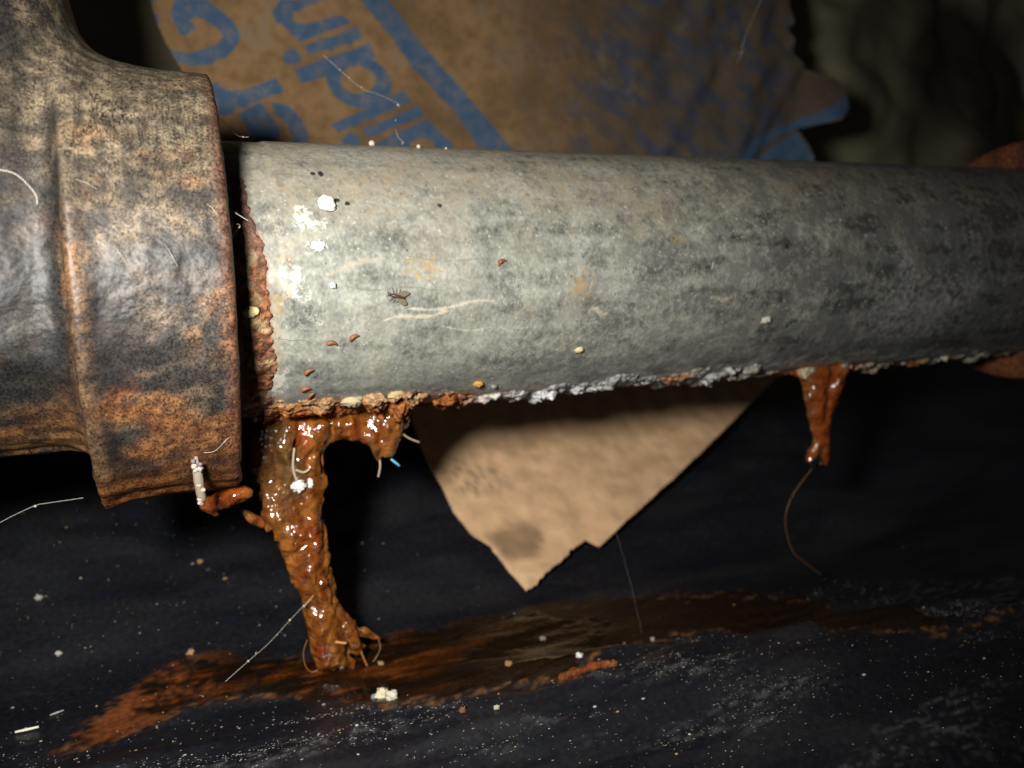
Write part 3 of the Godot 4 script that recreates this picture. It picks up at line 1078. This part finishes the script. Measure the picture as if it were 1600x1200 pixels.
func make_panel() -> void:
	var outline := ragged([[215, -90], [232, -10], [250, 50], [282, 105], [300, 140], [300, 470], [1268, 470], [1272, 300], [1266, 245], [1256, 222], [1243, 201], [1290, 192], [1306, 176], [1313, 142], [1304, 127], [1284, 117], [1262, 106], [1243, 86], [1239, 60], [1231, 46], [1240, 38], [1237, 15], [1233, -90]], 1.2, 0.45, on_panel)
	var x0 := -12.0
	var x1 := 222.0
	var y0 := 60.0
	var y1 := 182.0
	var w := 1400
	var h := 730
	var big := noise(81, 0.006, 4).get_image(w, h, false, false, false).get_data()
	var mid := noise(82, 0.03, 4).get_image(w, h, false, false, false).get_data()
	var fine := noise(83, 0.15, 2).get_image(w, h, false, false, false).get_data()
	var ink := PackedByteArray()
	ink.resize(w * h)
	# blue print: outlines of the strokes, worked out on the sheet
	var c1 := func(x, y): return on_panel([220.0 + x / 5.4545, y / 5.4545])
	var c2 := func(x, y): return on_panel([400.0 + x / 5.0, y / 5.0])
	var c4 := func(x, y): return on_panel([960.0 + x / 4.21, y / 4.21])
	var strokes := [
		[c1, [40, 170, 60, 300, 150, 430, 290, 530, 450, 560, 620, 530, 760, 450, 845, 340, 835, 240, 760, 140, 640, 50, 560, -20, 290, -20, 240, 120, 340, 280, 380, 292, 485, 250, 410, 160, 480, 142, 580, 175, 660, 240, 695, 310, 640, 372, 540, 412, 400, 442, 280, 432, 180, 372, 110, 290, 108, 220, 152, 185, 150, 120, 60, 110]],
		[c1, [545, 725, 640, 695, 700, 755, 800, 775, 900, 758, 1150, 660, 1222, 770, 960, 870, 820, 930, 720, 985, 655, 965, 640, 880, 560, 800]],
		[c1, [830, 965, 1000, 868, 1040, 890, 1180, 1090, 1180, 1260, 1000, 1260]],
		[c1, [1108, 868, 1230, 885, 1340, 975, 1412, 1100, 1430, 1260, 1280, 1260, 1290, 1160, 1240, 1050, 1140, 955]],
		[c2, [120, 85, 190, -10, 560, -10, 290, 92, 282, 150, 340, 182, 420, 176, 660, 112, 748, 175, 340, 322, 250, 225, 150, 155]],
		[c2, [368, 345, 790, 222, 842, 300, 412, 432]],
		[c2, [205, 420, 240, 378, 300, 372, 355, 440, 345, 480, 260, 500, 215, 460]],
		[c2, [290, 540, 560, 440, 880, 340, 930, 445, 540, 590, 352, 642]],
		[c2, [578, 972, 1150, 708, 1216, 790, 642, 1032]],
		[c2, [826, 1010, 1262, 826, 1322, 890, 880, 1074]],
		[c2, [672, 1080, 720, 1035, 790, 1045, 820, 1110, 780, 1160, 690, 1150]],
		[c2, [930, 1110, 1345, 920, 1440, 1030, 1545, 1120, 1545, 1260, 1430, 1260, 1380, 1100, 1290, 1075, 1215, 1105, 1180, 1260, 930, 1260]],
		[c2, [790, -20, 1000, -20, 1095, 80, 1205, 240, 1420, 480, 1600, 680, 2005, 1160, 2030, 1300, 1840, 1300, 1600, 930, 1205, 495, 1000, 230]],
		[c4, [740, 1060, 900, 940, 1080, 838, 1300, 748, 1492, 615, 1470, 730, 1350, 810, 1180, 850, 960, 965, 860, 1060]],
		[c4, [920, 1060, 1190, 870, 1300, 1060]],
		[c1, [-60, -30, 120, -30, 60, 60, -60, 110]],
	]
	var polys := []
	for s in strokes:
		var poly := PackedVector2Array()
		for k in range(0, s[1].size(), 2):
			var p: Vector2 = s[0].call(s[1][k], s[1][k + 1])
			poly.append(Vector2((p.x - x0) / (x1 - x0) * w, (y1 - p.y) / (y1 - y0) * h))
		polys.append([poly, 1])
	# the ring of the d and the round of its bowl left open
	for ring in [[805, 632, 262, 200, 1], [796, 620, 138, 106, 0]]:
		var poly := PackedVector2Array()
		for k in 28:
			var a := TAU * k / 28.0
			var e := Vector2(cos(a) * ring[2], sin(a) * ring[3]).rotated(0.35 if ring[4] == 1 else 0.05)
			var p: Vector2 = c2.call(ring[0] + e.x, ring[1] + e.y)
			poly.append(Vector2((p.x - x0) / (x1 - x0) * w, (y1 - p.y) / (y1 - y0) * h))
		polys.append([poly, ring[4]])
	for pl in polys:
		var box := Rect2(pl[0][0], Vector2.ZERO)
		for p in pl[0]: box = box.expand(p)
		for y in range(maxi(0, int(box.position.y)), mini(h, int(box.end.y) + 1)):
			for x in range(maxi(0, int(box.position.x)), mini(w, int(box.end.x) + 1)):
				if Geometry2D.is_point_in_polygon(Vector2(x + (fine[y * w + x] - 128) * 0.02, y + (mid[y * w + x] - 128) * 0.03), pl[0]):
					ink[y * w + x] = pl[1]
	var img := Image.create(w, h, false, Image.FORMAT_RGB8)
	var smear := noise(84, 0.02, 4)
	for y in h:
		for x in w:
			var q := y * w + x
			var a := big[q] / 255.0 - 0.5
			var b := mid[q] / 255.0 - 0.5
			var d := fine[q] / 255.0 - 0.5
			var c := mixc(Color(0.145, 0.083, 0.036), Color(0.260, 0.155, 0.070), 0.5 + 1.6 * b + 0.8 * a)
			var xm := x0 + (x1 - x0) * x / w
			# damp grey staining to the right, with smeared print in it
			var right := ss(85.0, 150.0, xm + 40.0 * a)
			c = mixc(c, Color(0.070, 0.058, 0.044), right * 0.85)
			if xm > 90.0:
				var u := x * 0.8 + y * 0.6
				var v := -x * 0.6 + y * 0.8
				var st := smear.get_noise_2d(u * 0.5, v * 0.9) + 0.35 * smear.get_noise_2d(u * 1.6 + 900.0, v * 5.0)
				c = mixc(c, Color(0.042, 0.056, 0.088), ss(-0.2, 0.30, st + 0.25 * b + 0.05) * right * ss(214.0, 190.0, xm) * 0.85)
			c = mixc(c, Color(0.075, 0.050, 0.030), ss(0.0, 0.32, -a + b * 0.8) * 0.6)
			c = mixc(c, Color(0.15, 0.125, 0.095), ss(0.05, 0.3, a + b * 0.6 - 0.1) * 0.5)
			if ink[q]:
				c = mixc(c, mixc(Color(0.028, 0.075, 0.145), Color(0.050, 0.105, 0.185), 0.5 + b * 1.5), 0.92 - 0.45 * ss(0.05, 0.35, b + d))
			img.set_pixel(x, y, c.linear_to_srgb())
	var m := mat(0.75, 0.4, false)
	m.albedo_color = Color.WHITE
	m.albedo_texture = ImageTexture.create_from_image(img)
	m.texture_repeat = false
	var place := func(p: Vector2) -> Vector3:
		var k := ss(95.0, 170.0, p.x)
		var u := p.x * 0.8 - p.y * 0.6
		var v := p.x * 0.6 + p.y * 0.8
		var z := panel_z(p.y) + 1.6 * NA.get_noise_2d(p.x * 0.25, p.y * 0.25) + k * (3.2 * NA.get_noise_2d(u * 1.1, v * 0.35 + 40.0) + 0.8 * NB.get_noise_2d(u * 0.35, v * 0.12))
		z += 6.0 * ss(200.0, 222.0, p.x) * ss(140.0, 120.0, p.y)
		return Vector3(p.x, p.y, z)
	var o := put("printed_paper", sheet(outline, 1.6, place, 0.5, func(p): return Vector2((p.x - x0) / (x1 - x0), (y1 - p.y) / (y1 - y0))), m)
	tag(o, "brown paper panel with blue upside-down lettering and a torn right edge behind the pipe", "paper")

func low_z(y: float) -> float:
	return -14.0 - 2.0 * (y - 3.0)

func on_low(q: Array) -> Vector2:
	var r := ray(q[0], q[1])
	var t := (-8.0 - EYE.z - 2.0 * EYE.y) / (r.z + 2.0 * r.y)
	var p := EYE + r * t
	return Vector2(p.x, p.y)

func make_corner() -> void:
	var outline := ragged([[822, 921, 1.0], [812, 908, 0.6], [790, 884, 0.6], [765, 850, 0.6], [735, 831, 0.6], [707, 797, 0.6], [690, 760, 0.6], [668, 722, 0.5], [655, 690, 0.5], [640, 640, 0.5], [628, 590, 0.0], [1215, 590, 0.0], [1190, 612, 0.2], [1100, 702, 0.2], [1015, 785, 0.2], [938, 852, 0.4], [918, 842, 1.0], [905, 849, 1.6], [893, 856, 1.6], [878, 874, 1.6], [862, 884, 1.6], [848, 898, 1.6], [840, 912, 1.0]], 0.7, 0.30, on_low)
	var smudge := on_low([805, 838])
	var mould := on_low([745, 745])
	var paint := func(p: Vector2) -> Color:
		var a := NA.get_noise_2d(p.x * 2.0, p.y * 4.0)
		var b := NB.get_noise_2d(p.x * 1.2, p.y * 2.6)
		var c := mixc(Color(0.66, 0.42, 0.235), Color(0.78, 0.52, 0.305), 0.5 + a)
		var d := (p - smudge) * Vector2(1.0, 2.4)
		c = mixc(c, Color(0.25, 0.155, 0.09), 0.75 * ss(8.5, 5.5, d.length() + 3.0 * a) * ss(-3.0, 1.0, -d.y + 0.2 * d.x + 3.0))
		d = (p - mould) * Vector2(1.0, 2.0)
		c = mixc(c, Color(0.14, 0.12, 0.10), 0.7 * ss(11.0, 4.0, d.length()) * ss(0.0, 0.4, b))
		return c
	var place := func(p: Vector2) -> Vector3:
		return Vector3(p.x, p.y + 0.5 * NA.get_noise_2d(p.x * 0.7, p.y), low_z(p.y) + 1.5 * NA.get_noise_2d(p.x * 0.5, p.y * 0.9))
	var o := put("brown_paper", sheet(outline, 0.9, place, 0.45, null, paint), M.paper)
	tag(o, "plain tan paper corner with a torn tip lying below the pipe", "paper")

# ---------------------------------------------------------------- the coupling at the far end
func make_coupling() -> void:
	var prof := [[205.0, 24.3], [205.0, 28.8], [206.0, 30.4], [208.0, 31.2], [229.0, 31.2], [231.0, 30.0], [231.0, 24.3]]
	var v := PackedVector3Array()
	var c := PackedColorArray()
	var pts := []
	for i in prof.size() - 1:
		for k in 8:
			pts.append(Vector2(prof[i][0], prof[i][1]).lerp(Vector2(prof[i + 1][0], prof[i + 1][1]), k / 8.0))
	pts.append(Vector2(prof[-1][0], prof[-1][1]))
	var nv := 120
	for j in nv:
		var th := TAU * j / nv
		for p in pts:
			var rr: float = p.y + 0.35 * NA.get_noise_2d(p.x * 3.0, th * 60.0)
			v.append(Vector3(p.x, AY + sin(th) * rr, cos(th) * rr))
			c.append(mixc(Color(0.09, 0.030, 0.017), Color(0.25, 0.085, 0.033), 0.5 + 1.2 * NA.get_noise_3d(p.x * 2.0, sin(th) * 60.0, cos(th) * 60.0)))
	var o := put("pipe_coupling", build(v, grid(pts.size(), nv, v, true, true), c), M.crust)
	tag(o, "rust red pipe coupling on the far right end of the pipe", "pipe fitting")

# ---------------------------------------------------------------- small things
func disc_normal(p: Vector3) -> Basis:
	var n := Vector3(0, p.y - AY, p.z).normalized()
	var x := Vector3.RIGHT
	return Basis(x, n, x.cross(n))

func make_small() -> void:
	var o: MeshInstance3D
	# white plaster splash
	var p := PC(510, 318, R + 0.5)
	o = put("plaster_splash", lump(p, Vector3(1.4, 0.7, 1.35), 0.45, 5, 12, disc_normal(p)), M.white)
	tag(o, "round white splash of plaster stuck on the upper pipe near the collar", "plaster")
	p = PC(497, 384, R + 0.1)
	o = put("plaster_splash", lump(p, Vector3(1.1, 0.35, 0.8), 0.5, 6, 12, disc_normal(p)), M.white)
	tag(o, "small flat white plaster spot below the round splash on the pipe", "plaster")
	p = PC(520, 446, R + 0.2)
	o = put("plaster_crumb", lump(p, Vector3(0.55, 0.5, 0.6), 0.5, 7), plain(Color(0.6, 0.62, 0.6), 0.6))
	tag(o, "tiny grey white crumb on the pipe left of the little fly", "crumb")
	# seed husks
	var husks := [[783, 408, 0.5, "brown seed husk alone on the pipe, right of the little fly"], [519, 535, -0.1, "left of two brown seed husks side by side low on the pipe"], [552, 526, 0.6, "right of two brown seed husks side by side low on the pipe"], [481, 580, 0.7, "brown seed husk on the pipe above the rusty underside near the collar"], [477, 607, 0.4, "brown seed husk at the edge of the rust below the other husks"], [484, 618, 1.2, "lowest brown seed husk, at the rusty underside of the pipe"]]
	for h in husks:
		p = PC(h[0], h[1], R + 0.25)
		var b := disc_normal(p) * Basis(Vector3.UP, h[2])
		var pts := []
		var rad := []
		for k in 9:
			var t := k / 8.0 * 2.0 - 1.0
			pts.append(p + b * Vector3(t * 0.88, 0.05, 0.45 * t * t))
			rad.append((0.34 - 0.10 * t) * sqrt(maxf(0.02, 1.0 - t * t)) + 0.03)
		o = put("seed_husk", tube(pts, rad, 8), M.husk)
		tag(o, h[3], "seed husk", "brown seed husks on the pipe")
	# beads along the top of the pipe
	for h in [[581, 225, 0.55, "larger white bead on the top edge of the pipe"], [654, 229, 0.38, "smaller white bead on the top edge of the pipe right of the larger one"], [697, 231, 0.22, "tiniest pale bead on the top edge of the pipe below the blue stripe"]]:
		p = PC(h[0], h[1] + 2.0, R) + Vector3(0, h[2] * 0.6, 0)
		o = put("white_bead", lump(p, Vector3.ONE * h[2], 0.12, 9), plain(Color(0.42, 0.38, 0.29), 0.6))
		tag(o, h[3], "bead", "beads on top of the pipe")
	# crumbs on the pipe's seam and beside the collar
	for h in [[393, 488, 1.1, Color(0.80, 0.66, 0.34), "yellow white crumb lodged in the rust band beside the collar"], [905, 547, 0.75, Color(0.72, 0.56, 0.30), "pale yellow crumb low on the middle of the pipe"], [1198, 500, 1.0, Color(0.55, 0.53, 0.42), "grey green speck low on the far half of the pipe"], [772, 604, 0.55, Color(0.30, 0.29, 0.25), "round grey grain on the white crust under the pipe"], [408, 655, 0.9, Color(0.62, 0.52, 0.36), "elongated cream grain on the rust under the pipe beside the collar"], [722, 620, 0.8, Color(0.16, 0.05, 0.025), "dark red grain on the crust where rust turns white"], [550, 627, 1.7, Color(0.50, 0.40, 0.24), "lumpy cream nodule on the rusty underside above the big drip"], [618, 617, 1.3, Color(0.56, 0.40, 0.20), "ochre nodule on the rusty underside right of the cream nodule"], [748, 600, 0.9, Color(0.55, 0.30, 0.07), "orange flake on the crack above the white crust"]]:
		p = PC(h[0], h[1], R + 0.3)
		o = put("crumb", lump(p, Vector3(h[2] * 1.1, h[2] * 0.55, h[2] * 0.8), 0.6, int(h[0]), 10, disc_normal(p)), plain(h[3] * 0.75, 0.8))
		tag(o, h[4], "crumb")
	# the little fly
	p = PC(622, 463, R + 0.25)
	var b := disc_normal(p) * Basis(Vector3.UP, -0.25)
	var t := thing("small_fly", "tiny dark moth fly with two folded wings sitting on the pipe", "fly", p)
	var dark := plain(Color(0.045, 0.03, 0.02), 0.5)
	put("body", tube([p + b * Vector3(-1.3, 0.1, 0), p + b * Vector3(-1.0, 0.3, 0), p + b * Vector3(-0.6, 0.4, 0), p + b * Vector3(0.1, 0.35, 0), p + b * Vector3(0.9, 0.25, 0.05), p + b * Vector3(1.2, 0.2, 0.05)], [0.12, 0.3, 0.36, 0.34, 0.22, 0.05], 8), dark, t)
	put("head", lump(p + b * Vector3(-1.45, 0.2, 0), Vector3(0.28, 0.24, 0.3), 0.1, 4), dark, t)
	for s in [-1.0, 1.0]:
		var wv := PackedVector3Array()
		for j in 2:
			for k in 13:
				var a := k / 12.0
				var wide := sin(a * PI) * 0.55 * (0.5 + a)
				wv.append(p + b * (Vector3(-0.6, 0.55, 0.12 * s) + Vector3(2.3 * a, 0.1 * j * 0.0 - 0.25 * a, s * (0.15 + 0.65 * a)) + Vector3(0, 0.03, wide * (j * 2.0 - 1.0) * 0.9)))
		put("wing", build(wv, grid(13, 2, wv)), plain(Color(0.16, 0.125, 0.085), 0.35), t)
		for k in 3:
			var x := -0.9 + 0.35 * k
			put("leg", tube([p + b * Vector3(x, 0.2, 0.2 * s), p + b * Vector3(x - 0.2 + 0.2 * k, 0.35, 0.75 * s), p + b * Vector3(x - 0.35 + 0.35 * k, -0.2, 1.15 * s)], [0.05, 0.045, 0.03], 4), dark, t)
		put("antenna", tube([p + b * Vector3(-1.6, 0.25, 0.1 * s), p + b * Vector3(-2.0, 0.2, 0.4 * s)], [0.04, 0.03], 4), dark, t)

	# crumbs on the drip and on the black sheet
	o = put("crumb", lump(P(467, 760, 8.0), Vector3(1.25, 0.9, 0.8), 0.9, 21), M.white)
	tag(o, "bright white crumb stuck in the middle of the big rust drip", "crumb")
	o = put("crumb", lump(P(485, 755, 7.4), Vector3(0.5, 0.8, 0.5), 0.8, 22), M.white)
	tag(o, "narrow white crumb on the right beside the bright crumb in the drip", "crumb")
	for h in [[598, 1090, 1.35, Color(0.78, 0.70, 0.48), "cream crumb, left of the pair on the sheet below the big drip"], [613, 1092, 1.2, Color(0.74, 0.70, 0.55), "cream crumb, right of the pair on the sheet below the big drip"], [585, 1092, 0.7, Color(0.30, 0.32, 0.38), "grey blue crumb left of the cream pair on the sheet"], [534, 1044, 0.95, Color(0.80, 0.74, 0.68), "white crumb at the foot of the big rust drip"], [905, 1027, 0.7, Color(0.80, 0.80, 0.78), "small white bead in the puddle near the orange flake"], [849, 1001, 0.7, Color(0.26, 0.24, 0.21), "dull grey bead in the brown puddle"], [61, 937, 0.85, Color(0.50, 0.48, 0.44), "pale crumb on the black sheet at far left below the elbow"], [92, 1024, 0.7, Color(0.60, 0.58, 0.52), "pale crumb on the black sheet left of the rust stain"], [299, 1022, 0.8, Color(0.48, 0.30, 0.13), "tan crumb at the upper left corner of the rust stain"], [313, 880, 0.7, Color(0.42, 0.24, 0.09), "ochre crumb on the dark sheet below the collar"], [723, 1113, 0.7, Color(0.26, 0.11, 0.045), "brown grain on the sheet right of the cream pair"], [776, 1108, 0.55, Color(0.62, 0.58, 0.46), "pale grain on the sheet right of the brown grain"], [595, 1040, 0.7, Color(0.40, 0.26, 0.11), "tan crumb in the puddle right of the drip foot"], [795, 1041, 0.8, Color(0.36, 0.20, 0.07), "orange brown crumb in the puddle midway to the orange flake"], [1020, 1001, 0.6, Color(0.40, 0.39, 0.36), "thin grey chip at the right end of the puddle"]]:
		p = PG(h[0], h[1])
		o = put("crumb", lump(p + Vector3(0, h[2] * 0.6, 0), Vector3(0.95, 0.75, 0.9) * h[2] * 0.9, 0.85, int(h[0]) + 1), plain(h[3] * 0.72, 0.8))
		tag(o, h[4], "crumb")
	# splinter, orange flakes, blue fibre
	var a := PG(24, 1147) + Vector3(0, 0.4, 0)
	var e := PG(61, 1139) + Vector3(0, 0.4, 0)
	o = put("splinter", tube([a, a.lerp(e, 0.5), e], [0.2, 0.28, 0.22], 5), plain(Color(0.75, 0.73, 0.62), 0.5))
	tag(o, "straight pale splinter on the black sheet in the lower left corner", "splinter")
	a = PG(78, 1119) + Vector3(0, 0.2, 0)
	e = PG(100, 1112) + Vector3(0, 0.3, 0)
	o = put("splinter", tube([a, a.lerp(e, 0.5), e], [0.1, 0.22, 0.1], 5), plain(Color(0.35, 0.35, 0.34), 0.5))
	tag(o, "short grey splinter above the pale splinter", "splinter")
	caps = []
	cap_k = 0.6
	cap_amp = 0.5
	for q in [[880, 1060, 905, 1049], [900, 1052, 935, 1041], [925, 1044, 962, 1038]]:
		var s := PG(q[0], q[1]) + Vector3(0, 0.2, 0)
		var f := PG(q[2], q[3]) + Vector3(0, 0.3, 0)
		caps.append([s, f - s, 0.7, 0.75, 1.0 / (f - s).length_squared()])
	o = put("rust_flake", drip_mesh(0.35, 2.0), M.crust)
	tag(o, "ragged orange flake of rust at the right end of the stain", "rust flake")
	a = P(611, 717, 4.5)
	o = put("blue_fibre", tube([a, P(617, 722, 4.8), P(624, 728, 5.0)], [0.2, 0.24, 0.18], 5), plain(Color(0.12, 0.42, 0.62), 0.4))
	tag(o, "short bright blue fibre poking out below the rust blob", "fibre")
	# cocoon on the collar
	var ctr := PC(312, 742, 36.4)
	var cp := []
	var cr := []
	for k in 14:
		var f := k / 13.0
		cp.append(ctr + Vector3(-0.35 + 0.5 * f * f, 4.0 - 8.6 * f, 1.0 - 2.2 * f + 0.5 * sin(f * 3.0)))
		cr.append(0.25 + 0.5 * ss(0.0, 0.5, f) * (1.0 + 0.25 * NB.get_noise_1d(f * 17.0)) - 0.35 * ss(0.9, 1.0, f))
	t = thing("cocoon", "ragged grey cocoon of debris hanging on the lower edge of the collar", "cocoon", ctr + Vector3(0, -4.6, 0))
	put("case", tube(cp, cr, 9), plain(Color(0.26, 0.215, 0.165), 0.85), t)
	for k in 16:
		var q: Vector3 = cp[rng.randi_range(2, 13)]
		put("grain", lump(q + Vector3(rng.randf_range(-0.6, 0.6), rng.randf_range(-0.3, 0.3), rng.randf_range(0.2, 0.7)), Vector3.ONE * rng.randf_range(0.25, 0.5), 0.6, k, 6), plain([Color(0.46, 0.40, 0.24), Color(0.17, 0.13, 0.15), Color(0.36, 0.31, 0.29)][k % 3], 0.7), t)
	var sp := curve([ctr + Vector3(0.3, 3.8, 1.2), PC(335, 705, 35.2), PC(356, 685, 34.8), P(374, 672, 18.0)], 5)
	put("silk", tube(sp, same(0.05, sp.size()), 4), M.thread, t)

func thread(label: String, pts: Array, z: float, r: float, beads := []) -> void:
	var w := []
	for q in pts:
		w.append(P(q[0], q[1], z + (q[2] if q.size() > 2 else 0.0)))
	var c := curve(w, 5)
	var t := thing("spider_thread", label, "spider thread", w[0])
	put("strand", tube(c, same(r * 0.62, c.size()), 4), M.thread, t)
	for q in beads:
		put("bead", lump(P(q[0], q[1], z + (q[3] if q.size() > 3 else 0.0)), Vector3.ONE * q[2] * 0.7, 0.3, 3, 6), M.thread, t)

func make_threads() -> void:
	thread("beaded spider thread slanting across the blue letters above the pipe", [[505, 86], [531, 109], [565, 138], [590, 147], [621, 161], [623, 167]], -20.0, 0.055, [[531, 109, 0.2], [545, 121, 0.15], [565, 136, 0.2], [622, 164, 0.35]])
	thread("short spider thread just above the top of the pipe, right of the beads", [[618, 202], [622, 214], [630, 222], [628, 226]], -10.0, 0.055, [[618, 188, 0.15], [629, 223, 0.22]])
	thread("spider thread with a kink hanging over the torn right part of the paper", [[1189, 0], [1175, 32], [1165, 55], [1158, 80], [1154, 84], [1160, 84], [1152, 98]], -30.0, 0.06, [[1159, 82, 0.2]])
	thread("long beaded spider thread from the big drip down to the rust stain at left", [[486, 935, 4], [453, 969, 6], [420, 1005, 9], [388, 1033, 12], [352, 1065, 14]], 4.0, 0.07, [[475, 947, 0.32, 4.5], [453, 969, 0.3, 6.0], [433, 992, 0.15, 8.0], [400, 1021, 0.2, 11.0], [388, 1033, 0.28, 12.0]])
	thread("spider thread below the elbow at the left edge of the picture", [[-10, 822], [20, 806], [55, 790], [75, 786], [130, 778]], 2.0, 0.07, [[55, 791, 0.3]])
	thread("faint spider thread running down beside the torn paper corner", [[948, 787, 0], [954, 806, 2], [968, 850, 5], [985, 910, 9], [1003, 990, 14]], 2.0, 0.014, [])
	thread("bent spider thread low on the black sheet at the bottom middle", [[1025, 1050], [1032, 1080], [1047, 1124], [1056, 1130], [1090, 1143]], 40.0, 0.05, [[1056, 1131, 0.15]])
	thread("knotted spider thread bridging collar and pipe near the top", [[358, 325], [372, 335], [388, 345]], 27.0, 0.09, [[370, 334, 0.2]])
	thread("looped spider thread in the gap between collar and pipe", [[362, 372], [370, 360], [375, 352], [364, 350], [362, 360]], 27.0, 0.06, [[374, 355, 0.2]])
	thread("spider thread from the collar rim to the rust band low in the gap", [[378, 600], [398, 612], [390, 630], [384, 641], [378, 636], [377, 645]], 17.0, 0.07, [[384, 640, 0.2]])
	thread("spider thread holding a pink brown grain beside the rusty underside", [[418, 622], [405, 640], [398, 653]], 14.0, 0.05, [[398, 656, 0.55]])
	thread("fine cobweb line from the collar's top to the pipe's top edge", [[335, 180], [352, 192], [372, 212], [388, 214]], 10.0, 0.045, [[380, 214, 0.2]])
	thread("long curved root hair lying on the elbow at the left edge", [[-5, 265], [20, 270], [40, 285], [56, 305], [58, 320]], 31.5, 0.11, [])
	# lint stuck on the collar
	for h in [[118, 280, 152, 296, "pale lint fibre on the collar's upper left"], [178, 384, 197, 410, "pale lint fibre, left of the two on the collar's middle"], [257, 380, 277, 416, "pale lint fibre, right of the two on the collar's middle"], [322, 318, 340, 335, "pale lint fibre near the collar's right rim"]]:
		var a := PC(h[0], h[1], 35.3)
		var e := PC(h[2], h[3], 35.3)
		var o := put("lint_fibre", tube([a, a.lerp(e, 0.5) + Vector3(0, 0.2, 0.2), e], [0.025, 0.04, 0.025], 4), M.thread)
		tag(o, h[4], "lint fibre")

func make_specks() -> void:
	var sphere := SphereMesh.new()
	sphere.radius = 1.0
	sphere.height = 2.0
	sphere.radial_segments = 6
	sphere.rings = 3
	var list := []
	for k in 900:
		var px := rng.randf_range(-20, 1620)
		var py := rng.randf_range(760, 1200)
		if py < 990 and px > 620:
			if rng.randf() < 0.85: continue
		var p := PG(px, py)
		var r := 0.045 + 0.09 * pow(rng.randf(), 3.0) + (0.14 if rng.randf() < 0.03 else 0.0)
		var c: Color = [Color(0.42, 0.42, 0.40), Color(0.55, 0.50, 0.38), Color(0.24, 0.25, 0.28), Color(0.45, 0.27, 0.09)][rng.randi_range(0, 3)]
		list.append([Transform3D(Basis(Vector3.UP, rng.randf() * 6.0).scaled(Vector3(r * rng.randf_range(1.0, 2.4), r * 0.7, r) * S), (p + Vector3(0, r * 0.4, 0)) * S), c])
	# finer grit gathered in drifts on the near fold
	while list.size() < 4600:
		var x := rng.randf_range(-35.0, 150.0)
		var z := rng.randf_range(8.0, 62.0)
		if stain(x, z) > 0.0 or rng.randf() > 0.06 + ss(-0.05, 0.35, NA.get_noise_2d(x * 0.35 + 40.0, (0.10 * x - z) * 1.6)) * ss(5.0, 30.0, z):
			continue
		var r := 0.03 + 0.055 * pow(rng.randf(), 2.0)
		var c: Color = [Color(0.30, 0.30, 0.30), Color(0.40, 0.36, 0.26), Color(0.20, 0.21, 0.24)][rng.randi_range(0, 2)]
		list.append([Transform3D(Basis(Vector3.UP, rng.randfn(0.0, 0.4)).scaled(Vector3(r * rng.randf_range(1.0, 4.0), r * 0.6, r) * S), Vector3(x, ground_h(x, z) + r * 0.3, z) * S), c])
	var mm := MultiMesh.new()
	mm.transform_format = MultiMesh.TRANSFORM_3D
	mm.use_colors = true
	mm.mesh = sphere
	mm.instance_count = list.size()
	for i in list.size():
		mm.set_instance_transform(i, list[i][0])
		mm.set_instance_color(i, list[i][1])
	var o := MultiMeshInstance3D.new()
	o.name = "dust"
	o.multimesh = mm
	o.material_override = mat(0.7, 0.5)
	add_child(o)
	tag(o, "scattered pale dust specks and grit on the black ground sheet", "dust", "", "stuff")

# ---------------------------------------------------------------- all of it
func _ready() -> void:
	rng.seed = 77
	var cam := Camera3D.new()
	cam.name = "camera"
	add_child(cam)
	cam.position = EYE * S
	look = Basis.from_euler(Vector3(deg_to_rad(-11.0), deg_to_rad(-22.35), 0.0))
	cam.basis = look
	var lens := CameraAttributesPhysical.new()
	lens.frustum_near = 0.01
	lens.frustum_far = 20.0
	lens.frustum_focal_length = 25.734
	lens.exposure_aperture = 16.0
	lens.frustum_focus_distance = 0.127
	cam.attributes = lens
	cam.fov = 50.0
	cam.near = 0.01
	cam.far = 20.0
	cam.current = true
	var we := WorldEnvironment.new()
	we.name = "environment"
	var env := Environment.new()
	env.background_mode = Environment.BG_COLOR
	env.background_color = Color(0.012, 0.012, 0.013).linear_to_srgb()
	env.tonemap_mode = Environment.TONE_MAPPER_LINEAR
	env.tonemap_exposure = 1.0
	env.sdfgi_enabled = true
	env.ssao_enabled = true
	env.ssil_enabled = true
	we.environment = env
	add_child(we)
	# the camera's own flash, up and to the left of the lens
	var flash := SpotLight3D.new()
	flash.name = "flash"
	add_child(flash)
	flash.position = (EYE + look * Vector3(-33, 19, 0)) * S
	var aim := P(500, 450, 10.0)
	flash.look_at_from_position(flash.position, aim * S)
	flash.light_energy = 0.052
	flash.light_color = Color(1.0, 0.985, 0.955)
	flash.light_size = 0.01
	flash.spot_angle = 56.0
	flash.spot_angle_attenuation = 1.0
	flash.spot_range = 5.0
	flash.spot_attenuation = 2.0
	flash.shadow_enabled = true

	NA = noise(1, 0.05, 3)
	NB = noise(2, 0.35, 3)
	make_materials()
	make_ground()
	make_back_wall()
	make_fitting()
	make_pipe()
	make_coupling()
	make_panel()
	make_corner()
	make_drips()
	make_small()
	make_threads()
	make_specks()
